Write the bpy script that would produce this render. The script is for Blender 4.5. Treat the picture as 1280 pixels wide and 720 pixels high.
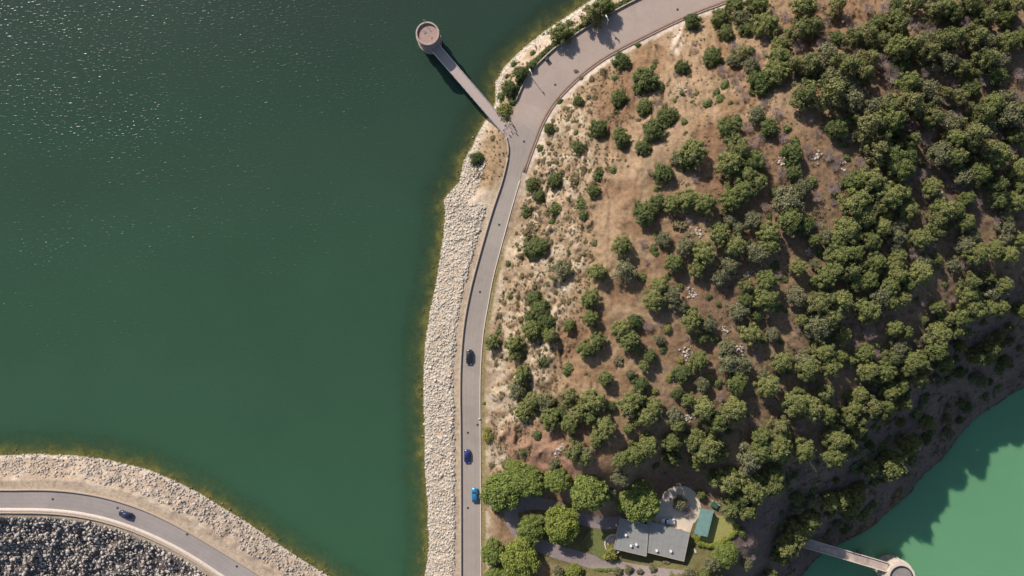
import bpy, bmesh, math, random
import numpy as np
from mathutils import Vector, Matrix
rnd = random.Random(11); rng = np.random.default_rng(11)
sc = bpy.context.scene
for o in list(bpy.data.objects): bpy.data.objects.remove(o, do_unlink=True)
COL = sc.collection

# ------------------------------------------------------------------ camera, light, exposure
F = 1108.0; HC = 271.7                      # focal length in photo pixels, camera height above the lake
cd = bpy.data.cameras.new('camera'); cam = bpy.data.objects.new('camera', cd); COL.objects.link(cam)
cam.location = (0, 0, HC); cam.rotation_euler = (0, 0, 0)
cd.sensor_fit = 'HORIZONTAL'; cd.angle = 2*math.atan(640/F); cd.clip_end = 8000; cd.clip_start = 1
sc.camera = cam
EL = math.radians(36.5)
AZ = math.atan2(-0.60, 0.80)                # angle from +Y towards +X (sun stands up and left in the picture)
w = bpy.data.worlds.new('World'); sc.world = w; w.use_nodes = True
nt = w.node_tree; bg = nt.nodes['Background']
sky = nt.nodes.new('ShaderNodeTexSky'); sky.sky_type = 'NISHITA'; sky.sun_disc = False
sky.sun_elevation = EL; sky.sun_rotation = AZ; sky.air_density = 1.0; sky.dust_density = 1.0
nt.links.new(sky.outputs[0], bg.inputs[0]); bg.inputs[1].default_value = 0.094
sd = bpy.data.lights.new('sun', 'SUN'); sd.energy = 4.2; sd.angle = math.radians(0.53); sd.color = (1.0, 0.93, 0.84)
sun = bpy.data.objects.new('sun', sd); COL.objects.link(sun)
tosun = Vector((math.sin(AZ)*math.cos(EL), math.cos(AZ)*math.cos(EL), math.sin(EL)))
sun.rotation_euler = tosun.to_track_quat('Z', 'Y').to_euler(); sun.location = (-150, 200, 300)
sc.view_settings.view_transform = 'Standard'; sc.view_settings.look = 'None'
sc.view_settings.gamma = 1; sc.view_settings.exposure = 0.35
LIT = 1.28                                  # sunlit value of a white level surface at this exposure

# ------------------------------------------------------------------ small maths
def s2l(c): c = c/255.0; return c/12.92 if c < 0.04045 else ((c+0.055)/1.055)**2.4
def alb(r, g, b, k=1.0):                    # base colour of a surface whose sunlit look is sRGB r,g,b
    return (min(.85, s2l(r)/LIT*k), min(.85, s2l(g)/LIT*k*1.02), min(.85, s2l(b)/LIT*k*1.06))
def h2(ix, iy, s):
    n = (ix.astype(np.int64)*374761393 + iy.astype(np.int64)*668265263 + s*974634777) & 0xffffffff
    n = ((n ^ (n >> 13))*1274126177) & 0xffffffff
    n = ((n ^ (n >> 16))*2246822519) & 0xffffffff
    return ((n ^ (n >> 15)) & 0xffffff)/float(0xffffff)
def vn(x, y, s=0):
    ix = np.floor(x); iy = np.floor(y); fx = x-ix; fy = y-iy; fx = fx*fx*(3-2*fx); fy = fy*fy*(3-2*fy)
    a = h2(ix, iy, s); b = h2(ix+1, iy, s); c = h2(ix, iy+1, s); d = h2(ix+1, iy+1, s)
    return (a*(1-fx)+b*fx)*(1-fy)+(c*(1-fx)+d*fx)*fy
def fbm(x, y, s=0, o=4):
    t = 0; a = .5; m = 0
    for k in range(o): t = t+a*vn(x*2**k, y*2**k, s+k*7); m += a; a *= .5
    return t/m
def sstep(a, b, x): t = np.clip((x-a)/(b-a), 0, 1); return t*t*(3-2*t)
def dist(px, py, poly):
    d = np.full(np.shape(px), 1e9)
    for (x0, y0), (x1, y1) in zip(poly[:-1], poly[1:]):
        vx, vy = x1-x0, y1-y0; L = vx*vx+vy*vy+1e-9
        t = np.clip(((px-x0)*vx+(py-y0)*vy)/L, 0, 1)
        d = np.minimum(d, np.hypot(px-x0-t*vx, py-y0-t*vy))
    return d
def inside(px, py, poly):
    r = np.zeros(np.shape(px), bool); n = len(poly)
    for i in range(n):
        x0, y0 = poly[i]; x1, y1 = poly[(i+1) % n]
        if y0 == y1: continue
        c = ((y0 > py) != (y1 > py)) & (px < (x1-x0)*(py-y0)/(y1-y0)+x0)
        r ^= c
    return r
def smooth(poly, n=2):
    for _ in range(n):
        q = [poly[0]]
        for a, b in zip(poly[:-1], poly[1:]):
            q += [(a[0]*.75+b[0]*.25, a[1]*.75+b[1]*.25), (a[0]*.25+b[0]*.75, a[1]*.25+b[1]*.75)]
        poly = q+[poly[-1]]
    return poly
def W(px, py, z): s = (HC-z)/F; return ((px-640)*s, (360-py)*s, z)

# ------------------------------------------------------------------ plan of the place (survey points)
SHORE2 = [(-3000, 480), (-600, 560), (0, 569), (45, 568), (87, 569), (130, 574), (185, 587), (220, 602), (250, 617), (287, 640), (307, 652), (340, 675), (370, 695), (410, 720), (455, 752), (490, 768)]
SHORE1 = [(515, 766), (528, 745), (532, 720), (536, 690), (536, 665), (534, 615), (531, 577), (531, 540), (530, 485), (531, 435), (539, 385), (545, 360), (551, 320), (554, 300), (557, 267), (555, 250), (575, 227), (580, 202), (592, 180), (594, 175), (605, 154), (617, 138), (620, 125), (619, 105), (630, 85), (655, 60), (680, 40), (730, 7), (772, -22), (900, -95), (1500, -420), (3000, -1300)]
SHOREL = SHORE2+SHORE1
LAKE = SHOREL+[(-6000, -6000), (-6000, 400)]
R1L = [(3000, -1180), (1500, -360), (1010, -105), (900, -48), (797, 0), (772, 13), (730, 37), (712, 50), (695, 60), (680, 74), (662, 92), (650, 116), (641, 142), (637, 160), (633, 170), (636, 180), (637, 192), (630, 225), (617, 262), (605, 303), (592, 350), (586, 377), (581, 405), (577.5, 442), (576, 485), (577, 540), (577.5, 720), (577, 800), (560, 905)]
R1R = [(3000, -1080), (1500, -280), (1060, -72), (907, 0), (875, 11), (840, 26), (800, 46), (772, 60), (745, 76), (715, 100), (690, 127), (675, 153), (665, 180), (655, 207), (640, 257), (627, 305), (615, 350), (610, 380), (604, 412), (601, 447), (599.5, 485), (600, 540), (601, 720), (601, 800), (600, 905)]
R2U = [(-3000, 520), (-600, 606), (0, 614), (50, 613), (87, 615), (130, 622), (175, 636), (212, 653), (250, 674), (320, 717), (400, 768), (480, 815), (577, 850)]
R2D = [(-3000, 545), (-600, 628), (0, 635), (62, 635), (112, 641), (162, 655), (212, 677), (250, 699), (275, 716), (360, 772), (450, 830), (560, 905)]
TSH = [(6000, -1500), (2500, -200), (1400, 400), (1330, 452), (1280, 483), (1247, 503), (1222, 520), (1197, 547), (1175, 575), (1150, 597), (1132, 622), (1113, 638), (1085, 662), (1050, 680), (1020, 697), (1000, 722), (960, 790), (880, 900), (600, 1500), (300, 3000)]
TW = TSH+[(6000, 3000)]
SOUTH = R2D+[(560, 4000), (-5000, 4000), (-5000, 545)]
HILL = R1R+[(590, 1500), (300, 4000), (7000, 4000), (7000, -3000)]
ROAD1 = smooth(R1L)+smooth(R1R)[::-1]
ROAD2 = smooth(R2U)+smooth(R2D)[::-1]
ZR = 5.0; ZT = -22.0
HOUSE_LINE = [(655, 655), (700, 680), (760, 680), (830, 665), (885, 655)]
def smin(a, b, k): return -k*np.log(np.exp(-a/k)+np.exp(-b/k))
def zfun(px, py, rough=True):
    px = np.asarray(px, float); py = np.asarray(py, float)
    inL = inside(px, py, LAKE); inS = inside(px, py, SOUTH); inH = inside(px, py, HILL)
    inR = inside(px, py, ROAD1) | inside(px, py, ROAD2); inT = inside(px, py, TW)
    wob = (fbm(px/9., py/9., 3, 3)-.5)
    dsh = dist(px, py, SHOREL)
    dr = np.minimum(dist(px, py, R1L), dist(px, py, R2U))
    z = 4.92*np.clip(dsh/(0.70*(dsh+dr)+1e-6), 0, 1)
    amp = np.clip(np.minimum(dsh, dr-6)/14, 0, 1)
    if rough: z = z+wob*1.3*amp
    z = np.where(inL, -np.minimum(16, dsh*0.24*0.20+np.clip(dsh-26, 0, 1e5)*.24*.3)+(wob*.9*np.clip(dsh/6, 0, 1) if rough else 0), z)
    zS = 4.92-np.clip(dist(px, py, R2D)-11, 0, 150)*0.24*0.72
    zS = zS+((wob*1.6+(fbm(px/13., py/13., 5, 2)-.5)*4.0)*np.clip((dist(px, py, R2D)-12)/10, 0, 1) if rough else 0)
    z = np.where(inS, zS, z)
    dR = dist(px, py, R1R); wd = np.maximum(0, dR-7)
    dT = dist(px, py, TSH); t = np.where(inT, -dT, dT)
    west = 4.92+np.interp(wd, [0, 12, 60, 130, 300, 600], [0, 1.2, 8.5, 17, 25, 30])
    east = np.interp(t, [-200, -40, 0, 50, 98, 150, 230, 400, 700, 3000], [-34, -28, ZT, -6, 9.8, 17.5, 22, 27, 33, 60])
    zh = smin(west, east, 2.2)
    dh = np.minimum(dist(px, py, HOUSE_LINE), dist(px, py, [(848, 660), (850, 628)])); wp = 1-sstep(24, 105, dh)
    wp = wp*sstep(8, 30, dR)
    zh = zh*(1-wp)+6.3*wp
    if rough:
        a = np.clip((wd-2)/15, 0, 1)*(1-wp)
        rill = np.abs(fbm(px/15.+fbm(px/30., py/30., 9, 2)*2, py/34., 21, 4)-.5)*2
        slope_w = np.clip(1-(wd-90)/60, 0, 1)
        zh = zh+a*(-rill*3.6*slope_w+slope_w*.8+(fbm(px/12., py/12., 33, 4)-.5)*1.1+(fbm(px/5., py/5., 35, 2)-.5)*.35)
        zh = zh+np.clip((110-t)/60, 0, 1)*np.clip(t/10, 0, 1)*(fbm(px/14., py/14., 43, 4)-.5)*4.0
    z = np.where(inH, zh, z)
    z = np.where(inR, 4.92, z)
    return z
def project_ground(x, y):
    x = np.asarray(x, float); y = np.asarray(y, float); z = np.full(x.shape, 5.0)
    for _ in range(6):
        s = (HC-z)/F; z = z*.3+.7*zfun(x/s+640, 360-y/s)
    return z

# ------------------------------------------------------------------ materials
def newmat(name):
    m = bpy.data.materials.new(name); m.use_nodes = True; n = m.node_tree
    return m, n, n.nodes['Principled BSDF']
def N(n, t, **k):
    q = n.nodes.new(t)
    for a, b in k.items(): setattr(q, a, b)
    return q
def noise(n, scale, detail=4, rough=.6, coord='Object', vec=None):
    q = N(n, 'ShaderNodeTexNoise'); q.inputs['Scale'].default_value = scale; q.inputs['Detail'].default_value = detail; q.inputs['Roughness'].default_value = rough
    if vec is None: tc = N(n, 'ShaderNodeTexCoord'); vec = tc.outputs[coord]
    n.links.new(vec, q.inputs['Vector']); return q
def mixrgb(n, a, b, f, mode='MIX'):
    q = N(n, 'ShaderNodeMix', data_type='RGBA', blend_type=mode)
    for s, v in ((q.inputs[0], f), (q.inputs[6], a), (q.inputs[7], b)):
        if hasattr(v, 'links'): n.links.new(v, s)
        elif isinstance(v, (int, float)): s.default_value = v
        else: s.default_value = (*v[:3], 1)
    return q.outputs[2]
def ramp(n, src, stops):
    q = N(n, 'ShaderNodeValToRGB'); e = q.color_ramp.elements
    e[0].position, e[0].color = stops[0][0], (*[stops[0][1]]*3, 1); e[1].position, e[1].color = stops[-1][0], (*[stops[-1][1]]*3, 1)
    for p, v in stops[1:-1]: x = e.new(p); x.color = (v, v, v, 1)
    n.links.new(src, q.inputs[0]); return q.outputs[0]
def bump(n, b, src, strength, distance):
    q = N(n, 'ShaderNodeBump'); q.inputs['Strength'].default_value = strength; q.inputs['Distance'].default_value = distance
    n.links.new(src, q.inputs['Height']); n.links.new(q.outputs[0], b.inputs['Normal']); return q
def simple(name, col, rough=.7, var=.25, scale=3., metal=0., bmp=0., world=False, coat=0.):
    m, n, b = newmat(name); b.inputs['Roughness'].default_value = rough; b.inputs['Metallic'].default_value = metal
    nz = noise(n, scale, 5, .65)
    f = ramp(n, nz.outputs[0], [(.25, 1-var), (.75, 1+var)])
    n.links.new(mixrgb(n, col, f, 1.0, 'MULTIPLY'), b.inputs['Base Color'])
    if bmp: bump(n, b, nz.outputs[0], .6, bmp)
    if coat: b.inputs['Coat Weight'].default_value = coat; b.inputs['Coat Roughness'].default_value = .05
    return m
def attr_ground():
    m, n, b = newmat('ground'); b.inputs['Roughness'].default_value = .95; b.inputs['Specular IOR Level'].default_value = .15
    a = N(n, 'ShaderNodeAttribute', attribute_name='tint')
    n1 = noise(n, .9, 6, .7); n2 = noise(n, 4.5, 4, .7); n3 = noise(n, .12, 4, .6)
    f1 = ramp(n, n1.outputs[0], [(.3, .66), (.52, 1.02), (.75, 1.3)])
    f2 = ramp(n, n2.outputs[0], [(.3, .62), (.5, 1.02), (.7, 1.25)])
    f3 = ramp(n, n3.outputs[0], [(.3, .88), (.7, 1.12)])
    c = mixrgb(n, a.outputs[0], f1, 1., 'MULTIPLY'); c = mixrgb(n, c, f2, 1., 'MULTIPLY'); c = mixrgb(n, c, f3, 1., 'MULTIPLY')
    hue = mixrgb(n, (1.06, .98, .9), (.95, 1.01, 1.06), n1.outputs[0]); c = mixrgb(n, c, hue, 1., 'MULTIPLY')
    n.links.new(c, b.inputs['Base Color'])
    ad = N(n, 'ShaderNodeMath', operation='ADD'); n.links.new(n1.outputs[0], ad.inputs[0]); n.links.new(n2.outputs[0], ad.inputs[1])
    bump(n, b, ad.outputs[0], .55, .5); return m
def foliage(name, c1, c2, rough=.75, spread=.34):
    m, n, b = newmat(name); b.inputs['Roughness'].default_value = rough; b.inputs['Specular IOR Level'].default_value = .12
    oi = N(n, 'ShaderNodeObjectInfo'); ge = N(n, 'ShaderNodeNewGeometry')
    nz = noise(n, .9, 3, .7)
    a = N(n, 'ShaderNodeMath', operation='ADD'); n.links.new(nz.outputs[0], a.inputs[0]); n.links.new(oi.outputs['Random'], a.inputs[1])
    a2 = N(n, 'ShaderNodeMath', operation='MULTIPLY'); n.links.new(a.outputs[0], a2.inputs[0]); a2.inputs[1].default_value = .5
    c = mixrgb(n, c1, c2, a2.outputs[0])
    v = ramp(n, ge.outputs['Random Per Island'], [(0., 1-spread), (1., 1+spread)])
    c = mixrgb(n, c, v, 1., 'MULTIPLY'); n.links.new(c, b.inputs['Base Color'])
    return m
def stone(name, col, spread=.25):
    m, n, b = newmat(name); b.inputs['Roughness'].default_value = .92; b.inputs['Specular IOR Level'].default_value = .2
    ge = N(n, 'ShaderNodeNewGeometry'); oi = N(n, 'ShaderNodeObjectInfo')
    nz = noise(n, 1.7, 5, .7)
    a = N(n, 'ShaderNodeMath', operation='ADD'); n.links.new(ge.outputs['Random Per Island'], a.inputs[0]); n.links.new(oi.outputs['Random'], a.inputs[1])
    fr = N(n, 'ShaderNodeMath', operation='FRACT'); n.links.new(a.outputs[0], fr.inputs[0])
    v = ramp(n, fr.outputs[0], [(0., 1-spread), (1., 1+spread)]); v2 = ramp(n, nz.outputs[0], [(.3, .75), (.7, 1.2)])
    c = mixrgb(n, col, v, 1., 'MULTIPLY'); c = mixrgb(n, c, v2, 1., 'MULTIPLY'); n.links.new(c, b.inputs['Base Color'])
    bump(n, b, nz.outputs[0], .5, .2); return m
def asphalt():
    m, n, b = newmat('asphalt'); b.inputs['Roughness'].default_value = .88; b.inputs['Specular IOR Level'].default_value = .25
    at = N(n, 'ShaderNodeAttribute', attribute_name='tint')
    n1 = noise(n, .05, 5, .6); n2 = noise(n, 14, 3, .6); n3 = noise(n, .5, 5, .7)
    c = mixrgb(n, at.outputs[0], ramp(n, n1.outputs[0], [(.35, .93), (.65, 1.06)]), 1., 'MULTIPLY')
    c = mixrgb(n, c, ramp(n, n3.outputs[0], [(.3, .94), (.7, 1.05)]), 1., 'MULTIPLY')
    c = mixrgb(n, c, ramp(n, n2.outputs[0], [(.3, .9), (.7, 1.1)]), 1., 'MULTIPLY')
    vo = N(n, 'ShaderNodeTexVoronoi', feature='DISTANCE_TO_EDGE'); vo.inputs['Scale'].default_value = .16
    tc = N(n, 'ShaderNodeTexCoord'); nd = noise(n, .6, 3, .6); va = N(n, 'ShaderNodeVectorMath', operation='MULTIPLY_ADD'); n.links.new(nd.outputs['Color'], va.inputs[0]); va.inputs[1].default_value = (2.4, 2.4, 0); n.links.new(tc.outputs['Object'], va.inputs[2]); n.links.new(va.outputs[0], vo.inputs['Vector'])
    c = mixrgb(n, c, ramp(n, vo.outputs['Distance'], [(0., .93), (.01, .97), (.02, 1.)]), 1., 'MULTIPLY')
    v2 = N(n, 'ShaderNodeTexVoronoi'); v2.inputs['Scale'].default_value = .09; n.links.new(tc.outputs['Object'], v2.inputs['Vector'])
    sp = N(n, 'ShaderNodeSeparateColor'); n.links.new(v2.outputs['Color'], sp.inputs[0])
    c = mixrgb(n, c, ramp(n, sp.outputs[0], [(0., .955), (1., 1.035)]), 1., 'MULTIPLY')
    n.links.new(c, b.inputs['Base Color']); return m
def lakewater(name, col, alpha_attr, wave):
    m = bpy.data.materials.new(name); m.use_nodes = True; n = m.node_tree; n.nodes.remove(n.nodes['Principled BSDF']); out = n.nodes['Material Output']
    df = N(n, 'ShaderNodeBsdfDiffuse'); gl = N(n, 'ShaderNodeBsdfGlossy'); gl.inputs['Roughness'].default_value = .26; gl.inputs['Color'].default_value = (1, 1, 1, 1)
    n3 = noise(n, .02, 5, .6); tc = N(n, 'ShaderNodeTexCoord')
    if alpha_attr:                                     # water colour runs lighter and greener towards the dam
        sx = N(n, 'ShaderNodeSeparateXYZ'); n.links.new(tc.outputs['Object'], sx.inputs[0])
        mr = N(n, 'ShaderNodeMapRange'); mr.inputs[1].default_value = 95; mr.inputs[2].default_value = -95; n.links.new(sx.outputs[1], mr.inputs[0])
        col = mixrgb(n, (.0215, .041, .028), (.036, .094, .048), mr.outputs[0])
    n.links.new(mixrgb(n, col, ramp(n, n3.outputs[0], [(.3, .93), (.7, 1.07)]), 1., 'MULTIPLY'), df.inputs['Color'])
    if not alpha_attr:
        ss = N(n, 'ShaderNodeSubsurfaceScattering', falloff='BURLEY'); ss.inputs['Radius'].default_value = (.8, 2.2, 1.8); ss.inputs['Scale'].default_value = 1.2
        n.links.new(df.inputs['Color'].links[0].from_socket, ss.inputs['Color'])
    mp = N(n, 'ShaderNodeMapping'); n.links.new(tc.outputs['Object'], mp.inputs[0])
    mp.inputs['Scale'].default_value = (.55, 1.3, 1); mp.inputs['Rotation'].default_value = (0, 0, .12)
    n1 = noise(n, 1.35, 1.0, .5, vec=mp.outputs[0]); n2 = noise(n, .03, 4, .6, vec=mp.outputs[0])
    gust = ramp(n, n2.outputs[0], [(.32, .6), (.68, 1.2)])
    hh = N(n, 'ShaderNodeMath', operation='MULTIPLY'); n.links.new(ramp(n, n1.outputs[0], [(0., 0.), (.56, .04), (.82, 1.), (1., 1.)]), hh.inputs[0]); n.links.new(gust, hh.inputs[1])
    q = N(n, 'ShaderNodeBump'); q.inputs['Strength'].default_value = 1.; q.inputs['Distance'].default_value = wave; n.links.new(hh.outputs[0], q.inputs['Height'])
    n.links.new(q.outputs[0], gl.inputs['Normal'])
    fr = N(n, 'ShaderNodeFresnel'); fr.inputs['IOR'].default_value = 1.333
    mx = N(n, 'ShaderNodeMixShader'); n.links.new(fr.outputs[0], mx.inputs[0]); n.links.new((df if alpha_attr else ss).outputs[0], mx.inputs[1]); n.links.new(gl.outputs[0], mx.inputs[2]); last = mx.outputs[0]
    if alpha_attr:
        a = N(n, 'ShaderNodeAttribute', attribute_name='depth'); tr = N(n, 'ShaderNodeBsdfTransparent'); m2 = N(n, 'ShaderNodeMixShader')
        n.links.new(a.outputs['Fac'], m2.inputs[0]); n.links.new(tr.outputs[0], m2.inputs[1]); n.links.new(last, m2.inputs[2]); last = m2.outputs[0]
    n.links.new(last, out.inputs['Surface']); return m
M = {}
M['ground'] = attr_ground(); M['asphalt'] = asphalt()
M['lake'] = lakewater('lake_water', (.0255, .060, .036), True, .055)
M['turq'] = lakewater('turquoise_water', (.112, .268, .138), False, .05)
M['conc'] = simple('concrete', alb(186, 164, 150), .9, .22, 1.2, bmp=.05)
M['conc_pale'] = simple('pale_concrete', alb(226, 208, 190), .9, .16, 1.2, bmp=.05)
M['conc_grey'] = simple('weathered_concrete', alb(150, 140, 132), .9, .25, .8, bmp=.05)
M['conc_deck'] = simple('deck_concrete', alb(188, 168, 156), .9, .13, 2.5)
M['roofgravel'] = simple('roof_gravel', alb(178, 148, 134), .95, .28, 2.2, bmp=.08)
M['wallstone'] = simple('parapet_stone', alb(186, 164, 142), .92, .2, 2.)
M['darkmetal'] = simple('dark_metal', (.03, .03, .032), .5, .2, 4.)
M['galv'] = simple('galvanised_metal', (.55, .55, .53), .4, .1, 4., metal=.6)
M['white'] = simple('white_paint', (.78, .78, .76), .5, .06, 3.)
M['render'] = simple('cream_render', (.62, .57, .48), .9, .1, 1.)
M['membrane'] = simple('roof_membrane', alb(152, 150, 142), .85, .10, .9)
M['teal'] = simple('teal_sheet', alb(164, 200, 190), .6, .12, .8)
M['glass'] = simple('window_glass', (.02, .025, .03), .06, .05, 1.)
M['wood'] = simple('timber', (.16, .09, .05), .8, .3, 4.)
M['bark'] = simple('bark', (.075, .052, .038), .95, .35, 5., bmp=.05)
M['deadwood'] = simple('dead_branches', alb(176, 154, 146), .95, .2, 5.)
M['lawn'] = simple('lawn_grass', alb(158, 152, 86), .95, .34, 1.8, bmp=.05)
M['gravel'] = simple('pink_gravel', alb(222, 202, 178), .95, .16, 2.5, bmp=.05)
M['drive'] = simple('drive_asphalt', alb(150, 134, 128), .9, .18, 1.0)
M['pine'] = foliage('pine_needles', alb(92, 102, 56, 1.32), alb(136, 134, 82, 1.32))
M['pine2'] = foliage('pine_needles_dry', alb(94, 104, 60, 1.2), alb(138, 130, 86, 1.2))
M['oak'] = foliage('shrub_leaves', alb(78, 90, 52, 1.25), alb(110, 114, 68, 1.25))
M['grey'] = foliage('silver_leaves', alb(116, 117, 82, 1.05), alb(136, 131, 98, 1.05))
M['yellow'] = foliage('yellow_leaves', alb(134, 134, 72), alb(154, 146, 80))
M['broad'] = foliage('broad_leaves', alb(104, 116, 58, 1.2), alb(130, 136, 70, 1.2))
M['bright'] = foliage('bright_leaves', alb(128, 138, 64), alb(150, 154, 74))
M['scrub'] = foliage('scrub_leaves', alb(122, 108, 78, 1.1), alb(140, 126, 92, 1.1))
M['hedge'] = foliage('hedge_leaves', alb(130, 138, 60), alb(150, 152, 70))
M['magenta'] = foliage('magenta_flowers', (.42, .03, .26), (.34, .04, .2))
M['rockpale'] = stone('pale_limestone', alb(204, 192, 174), .2)
M['rockgrey'] = stone('grey_limestone', alb(192, 177, 163), .26)
M['rockfill'] = stone('rockfill_limestone', alb(194, 181, 168), .34)
M['rockwet'] = stone('algae_stone', alb(126, 118, 76), .3)
M['tyre'] = simple('tyre_rubber', (.02, .02, .02), .85, .1, 4.)
M['rim'] = simple('alloy', (.6, .6, .6), .3, .05, 4., metal=.9)
M['lampred'] = simple('tail_lens', (.3, .01, .01), .2, .05, 4.)
M['lampclear'] = simple('head_lens', (.7, .7, .72), .1, .05, 4.)
M['tarp'] = simple('green_tarp', (.03, .10, .05), .7, .2, 4.)

# ------------------------------------------------------------------ mesh helpers
def mesh_np(name, V, Fc, mat, tint=None, depth=None, smooth_=False):
    me = bpy.data.meshes.new(name); V = np.asarray(V, np.float32); Fc = np.asarray(Fc, np.int32); k = Fc.shape[1]
    me.vertices.add(len(V)); me.vertices.foreach_set('co', V.ravel())
    me.loops.add(Fc.size); me.loops.foreach_set('vertex_index', Fc.ravel())
    me.polygons.add(len(Fc)); me.polygons.foreach_set('loop_start', np.arange(0, Fc.size, k, dtype=np.int32))
    me.polygons.foreach_set('loop_total', np.full(len(Fc), k, np.int32))
    if smooth_: me.polygons.foreach_set('use_smooth', np.ones(len(Fc), bool))
    me.materials.append(mat); me.update(calc_edges=True)
    if tint is not None:
        a = me.attributes.new('tint', 'FLOAT_COLOR', 'POINT'); c = np.ones((len(V), 4), np.float32); c[:, :3] = tint; a.data.foreach_set('color', c.ravel())
    if depth is not None:
        a = me.attributes.new('depth', 'FLOAT', 'POINT'); a.data.foreach_set('value', np.asarray(depth, np.float32))
    return me
def link(name, me, parent=None, loc=None, rz=None):
    o = bpy.data.objects.new(name, me); COL.objects.link(o)
    if parent: o.parent = parent
    if loc is not None: o.location = loc
    if rz is not None: o.rotation_euler = (0, 0, rz)
    return o
def struct(o): o['kind'] = 'structure'; return o
def tag(o, label, cat, group=None):
    o['label'] = label; o['category'] = cat
    if group: o['group'] = group
    return o
def thing(name, label, cat, loc, rz=0, group=None): return tag(link(name, None, None, loc, rz), label, cat, group)
class MB:
    def __init__(s): s.b = bmesh.new()
    def box(s, c, d, rz=0, bev=0, M4=None):
        r = bmesh.ops.create_cube(s.b, size=1); vs = r['verts']
        m = Matrix.Translation(c) @ Matrix.Rotation(rz, 4, 'Z') @ Matrix.Diagonal((*d, 1))
        if M4: m = M4 @ m
        bmesh.ops.transform(s.b, matrix=m, verts=vs)
        if bev: bmesh.ops.bevel(s.b, geom=list({e for v in vs for e in v.link_edges}), offset=bev, segments=2, affect='EDGES')
        return s
    def cyl(s, c, r1, r2, h, seg=16, M4=None, cap=True):
        r = bmesh.ops.create_cone(s.b, cap_ends=cap, segments=seg, radius1=r1, radius2=r2, depth=h)
        m = Matrix.Translation(c)
        if M4: m = m @ M4
        bmesh.ops.transform(s.b, matrix=m, verts=r['verts']); return s
    def tube(s, p, q, r, r2=None, seg=6):
        p = Vector(p); q = Vector(q); d = q-p
        if d.length < 1e-5: return s
        return s.cyl((p+q)/2, r, r if r2 is None else r2, d.length, seg, d.to_track_quat('Z', 'Y').to_matrix().to_4x4())
    def prism(s, pts, z0, z1, bev=0):
        lo = [s.b.verts.new((x, y, z0)) for x, y in pts]; hi = [s.b.verts.new((x, y, z1)) for x, y in pts]
        n = len(pts); s.b.faces.new(lo[::-1]); s.b.faces.new(hi)
        for i in range(n): s.b.faces.new((lo[i], lo[(i+1) % n], hi[(i+1) % n], hi[i]))
        return s
    def ring(s, c, ro, ri, z0, z1, seg=48):
        cx, cy = c; R = []
        for r, z in ((ro, z0), (ro, z1), (ri, z1), (ri, z0)):
            R.append([s.b.verts.new((cx+r*math.cos(2*math.pi*i/seg), cy+r*math.sin(2*math.pi*i/seg), z)) for i in range(seg)])
        for k in range(4):
            for i in range(seg): s.b.faces.new((R[k][i], R[k][(i+1) % seg], R[(k+1) % 4][(i+1) % seg], R[(k+1) % 4][i]))
        return s
    def done(s, name, mat, parent=None, smooth_=False):
        bmesh.ops.recalc_face_normals(s.b, faces=s.b.faces[:])
        me = bpy.data.meshes.new(name); s.b.to_mesh(me); s.b.free(); me.materials.append(mat)
        if smooth_:
            for p in me.polygons: p.use_smooth = True
        return link(name, me, parent)
def offset(poly, d):                                   # polyline moved d to its left (pixel plan, y down)
    out = []
    for i, (x, y) in enumerate(poly):
        a = poly[max(0, i-1)]; b = poly[min(len(poly)-1, i+1)]; dx, dy = b[0]-a[0], b[1]-a[1]; L = math.hypot(dx, dy)+1e-9
        out.append((x+dy/L*d, y-dx/L*d))
    return out
def ribbon(name, poly, w0, w1, z0, z1, mat, parent=None, top_only=False):
    """a band along poly between offsets w0 and w1 (metres to the left), from z0 to z1"""
    s = (HC-ZR)/F; A = offset(poly, w0/s); B = offset(poly, w1/s); V = []; Q = []
    for a, b in zip(A, B):
        ax, ay, _ = W(a[0], a[1], ZR); bx, by, _ = W(b[0], b[1], ZR)
        V += [(ax, ay, z1), (bx, by, z1), (ax, ay, z0), (bx, by, z0)]
    for i in range(len(poly)-1):
        k = 4*i; j = k+4
        Q.append((k, k+1, j+1, j))
        if not top_only: Q += [(k+2, k, j, j+2), (k+1, k+3, j+3, j+1)]
    if not top_only: Q += [(0, 2, 3, 1), (len(V)-4, len(V)-3, len(V)-1, len(V)-2)]
    return link(name, mesh_np(name, V, Q, mat, tint=np.tile(TR, (len(V), 1))), parent)
TR = alb(172, 158, 146)
def clip(poly, x0, x1, y0, y1): return [p for p in poly if x0 <= p[0] <= x1 and y0 <= p[1] <= y1]

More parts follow.
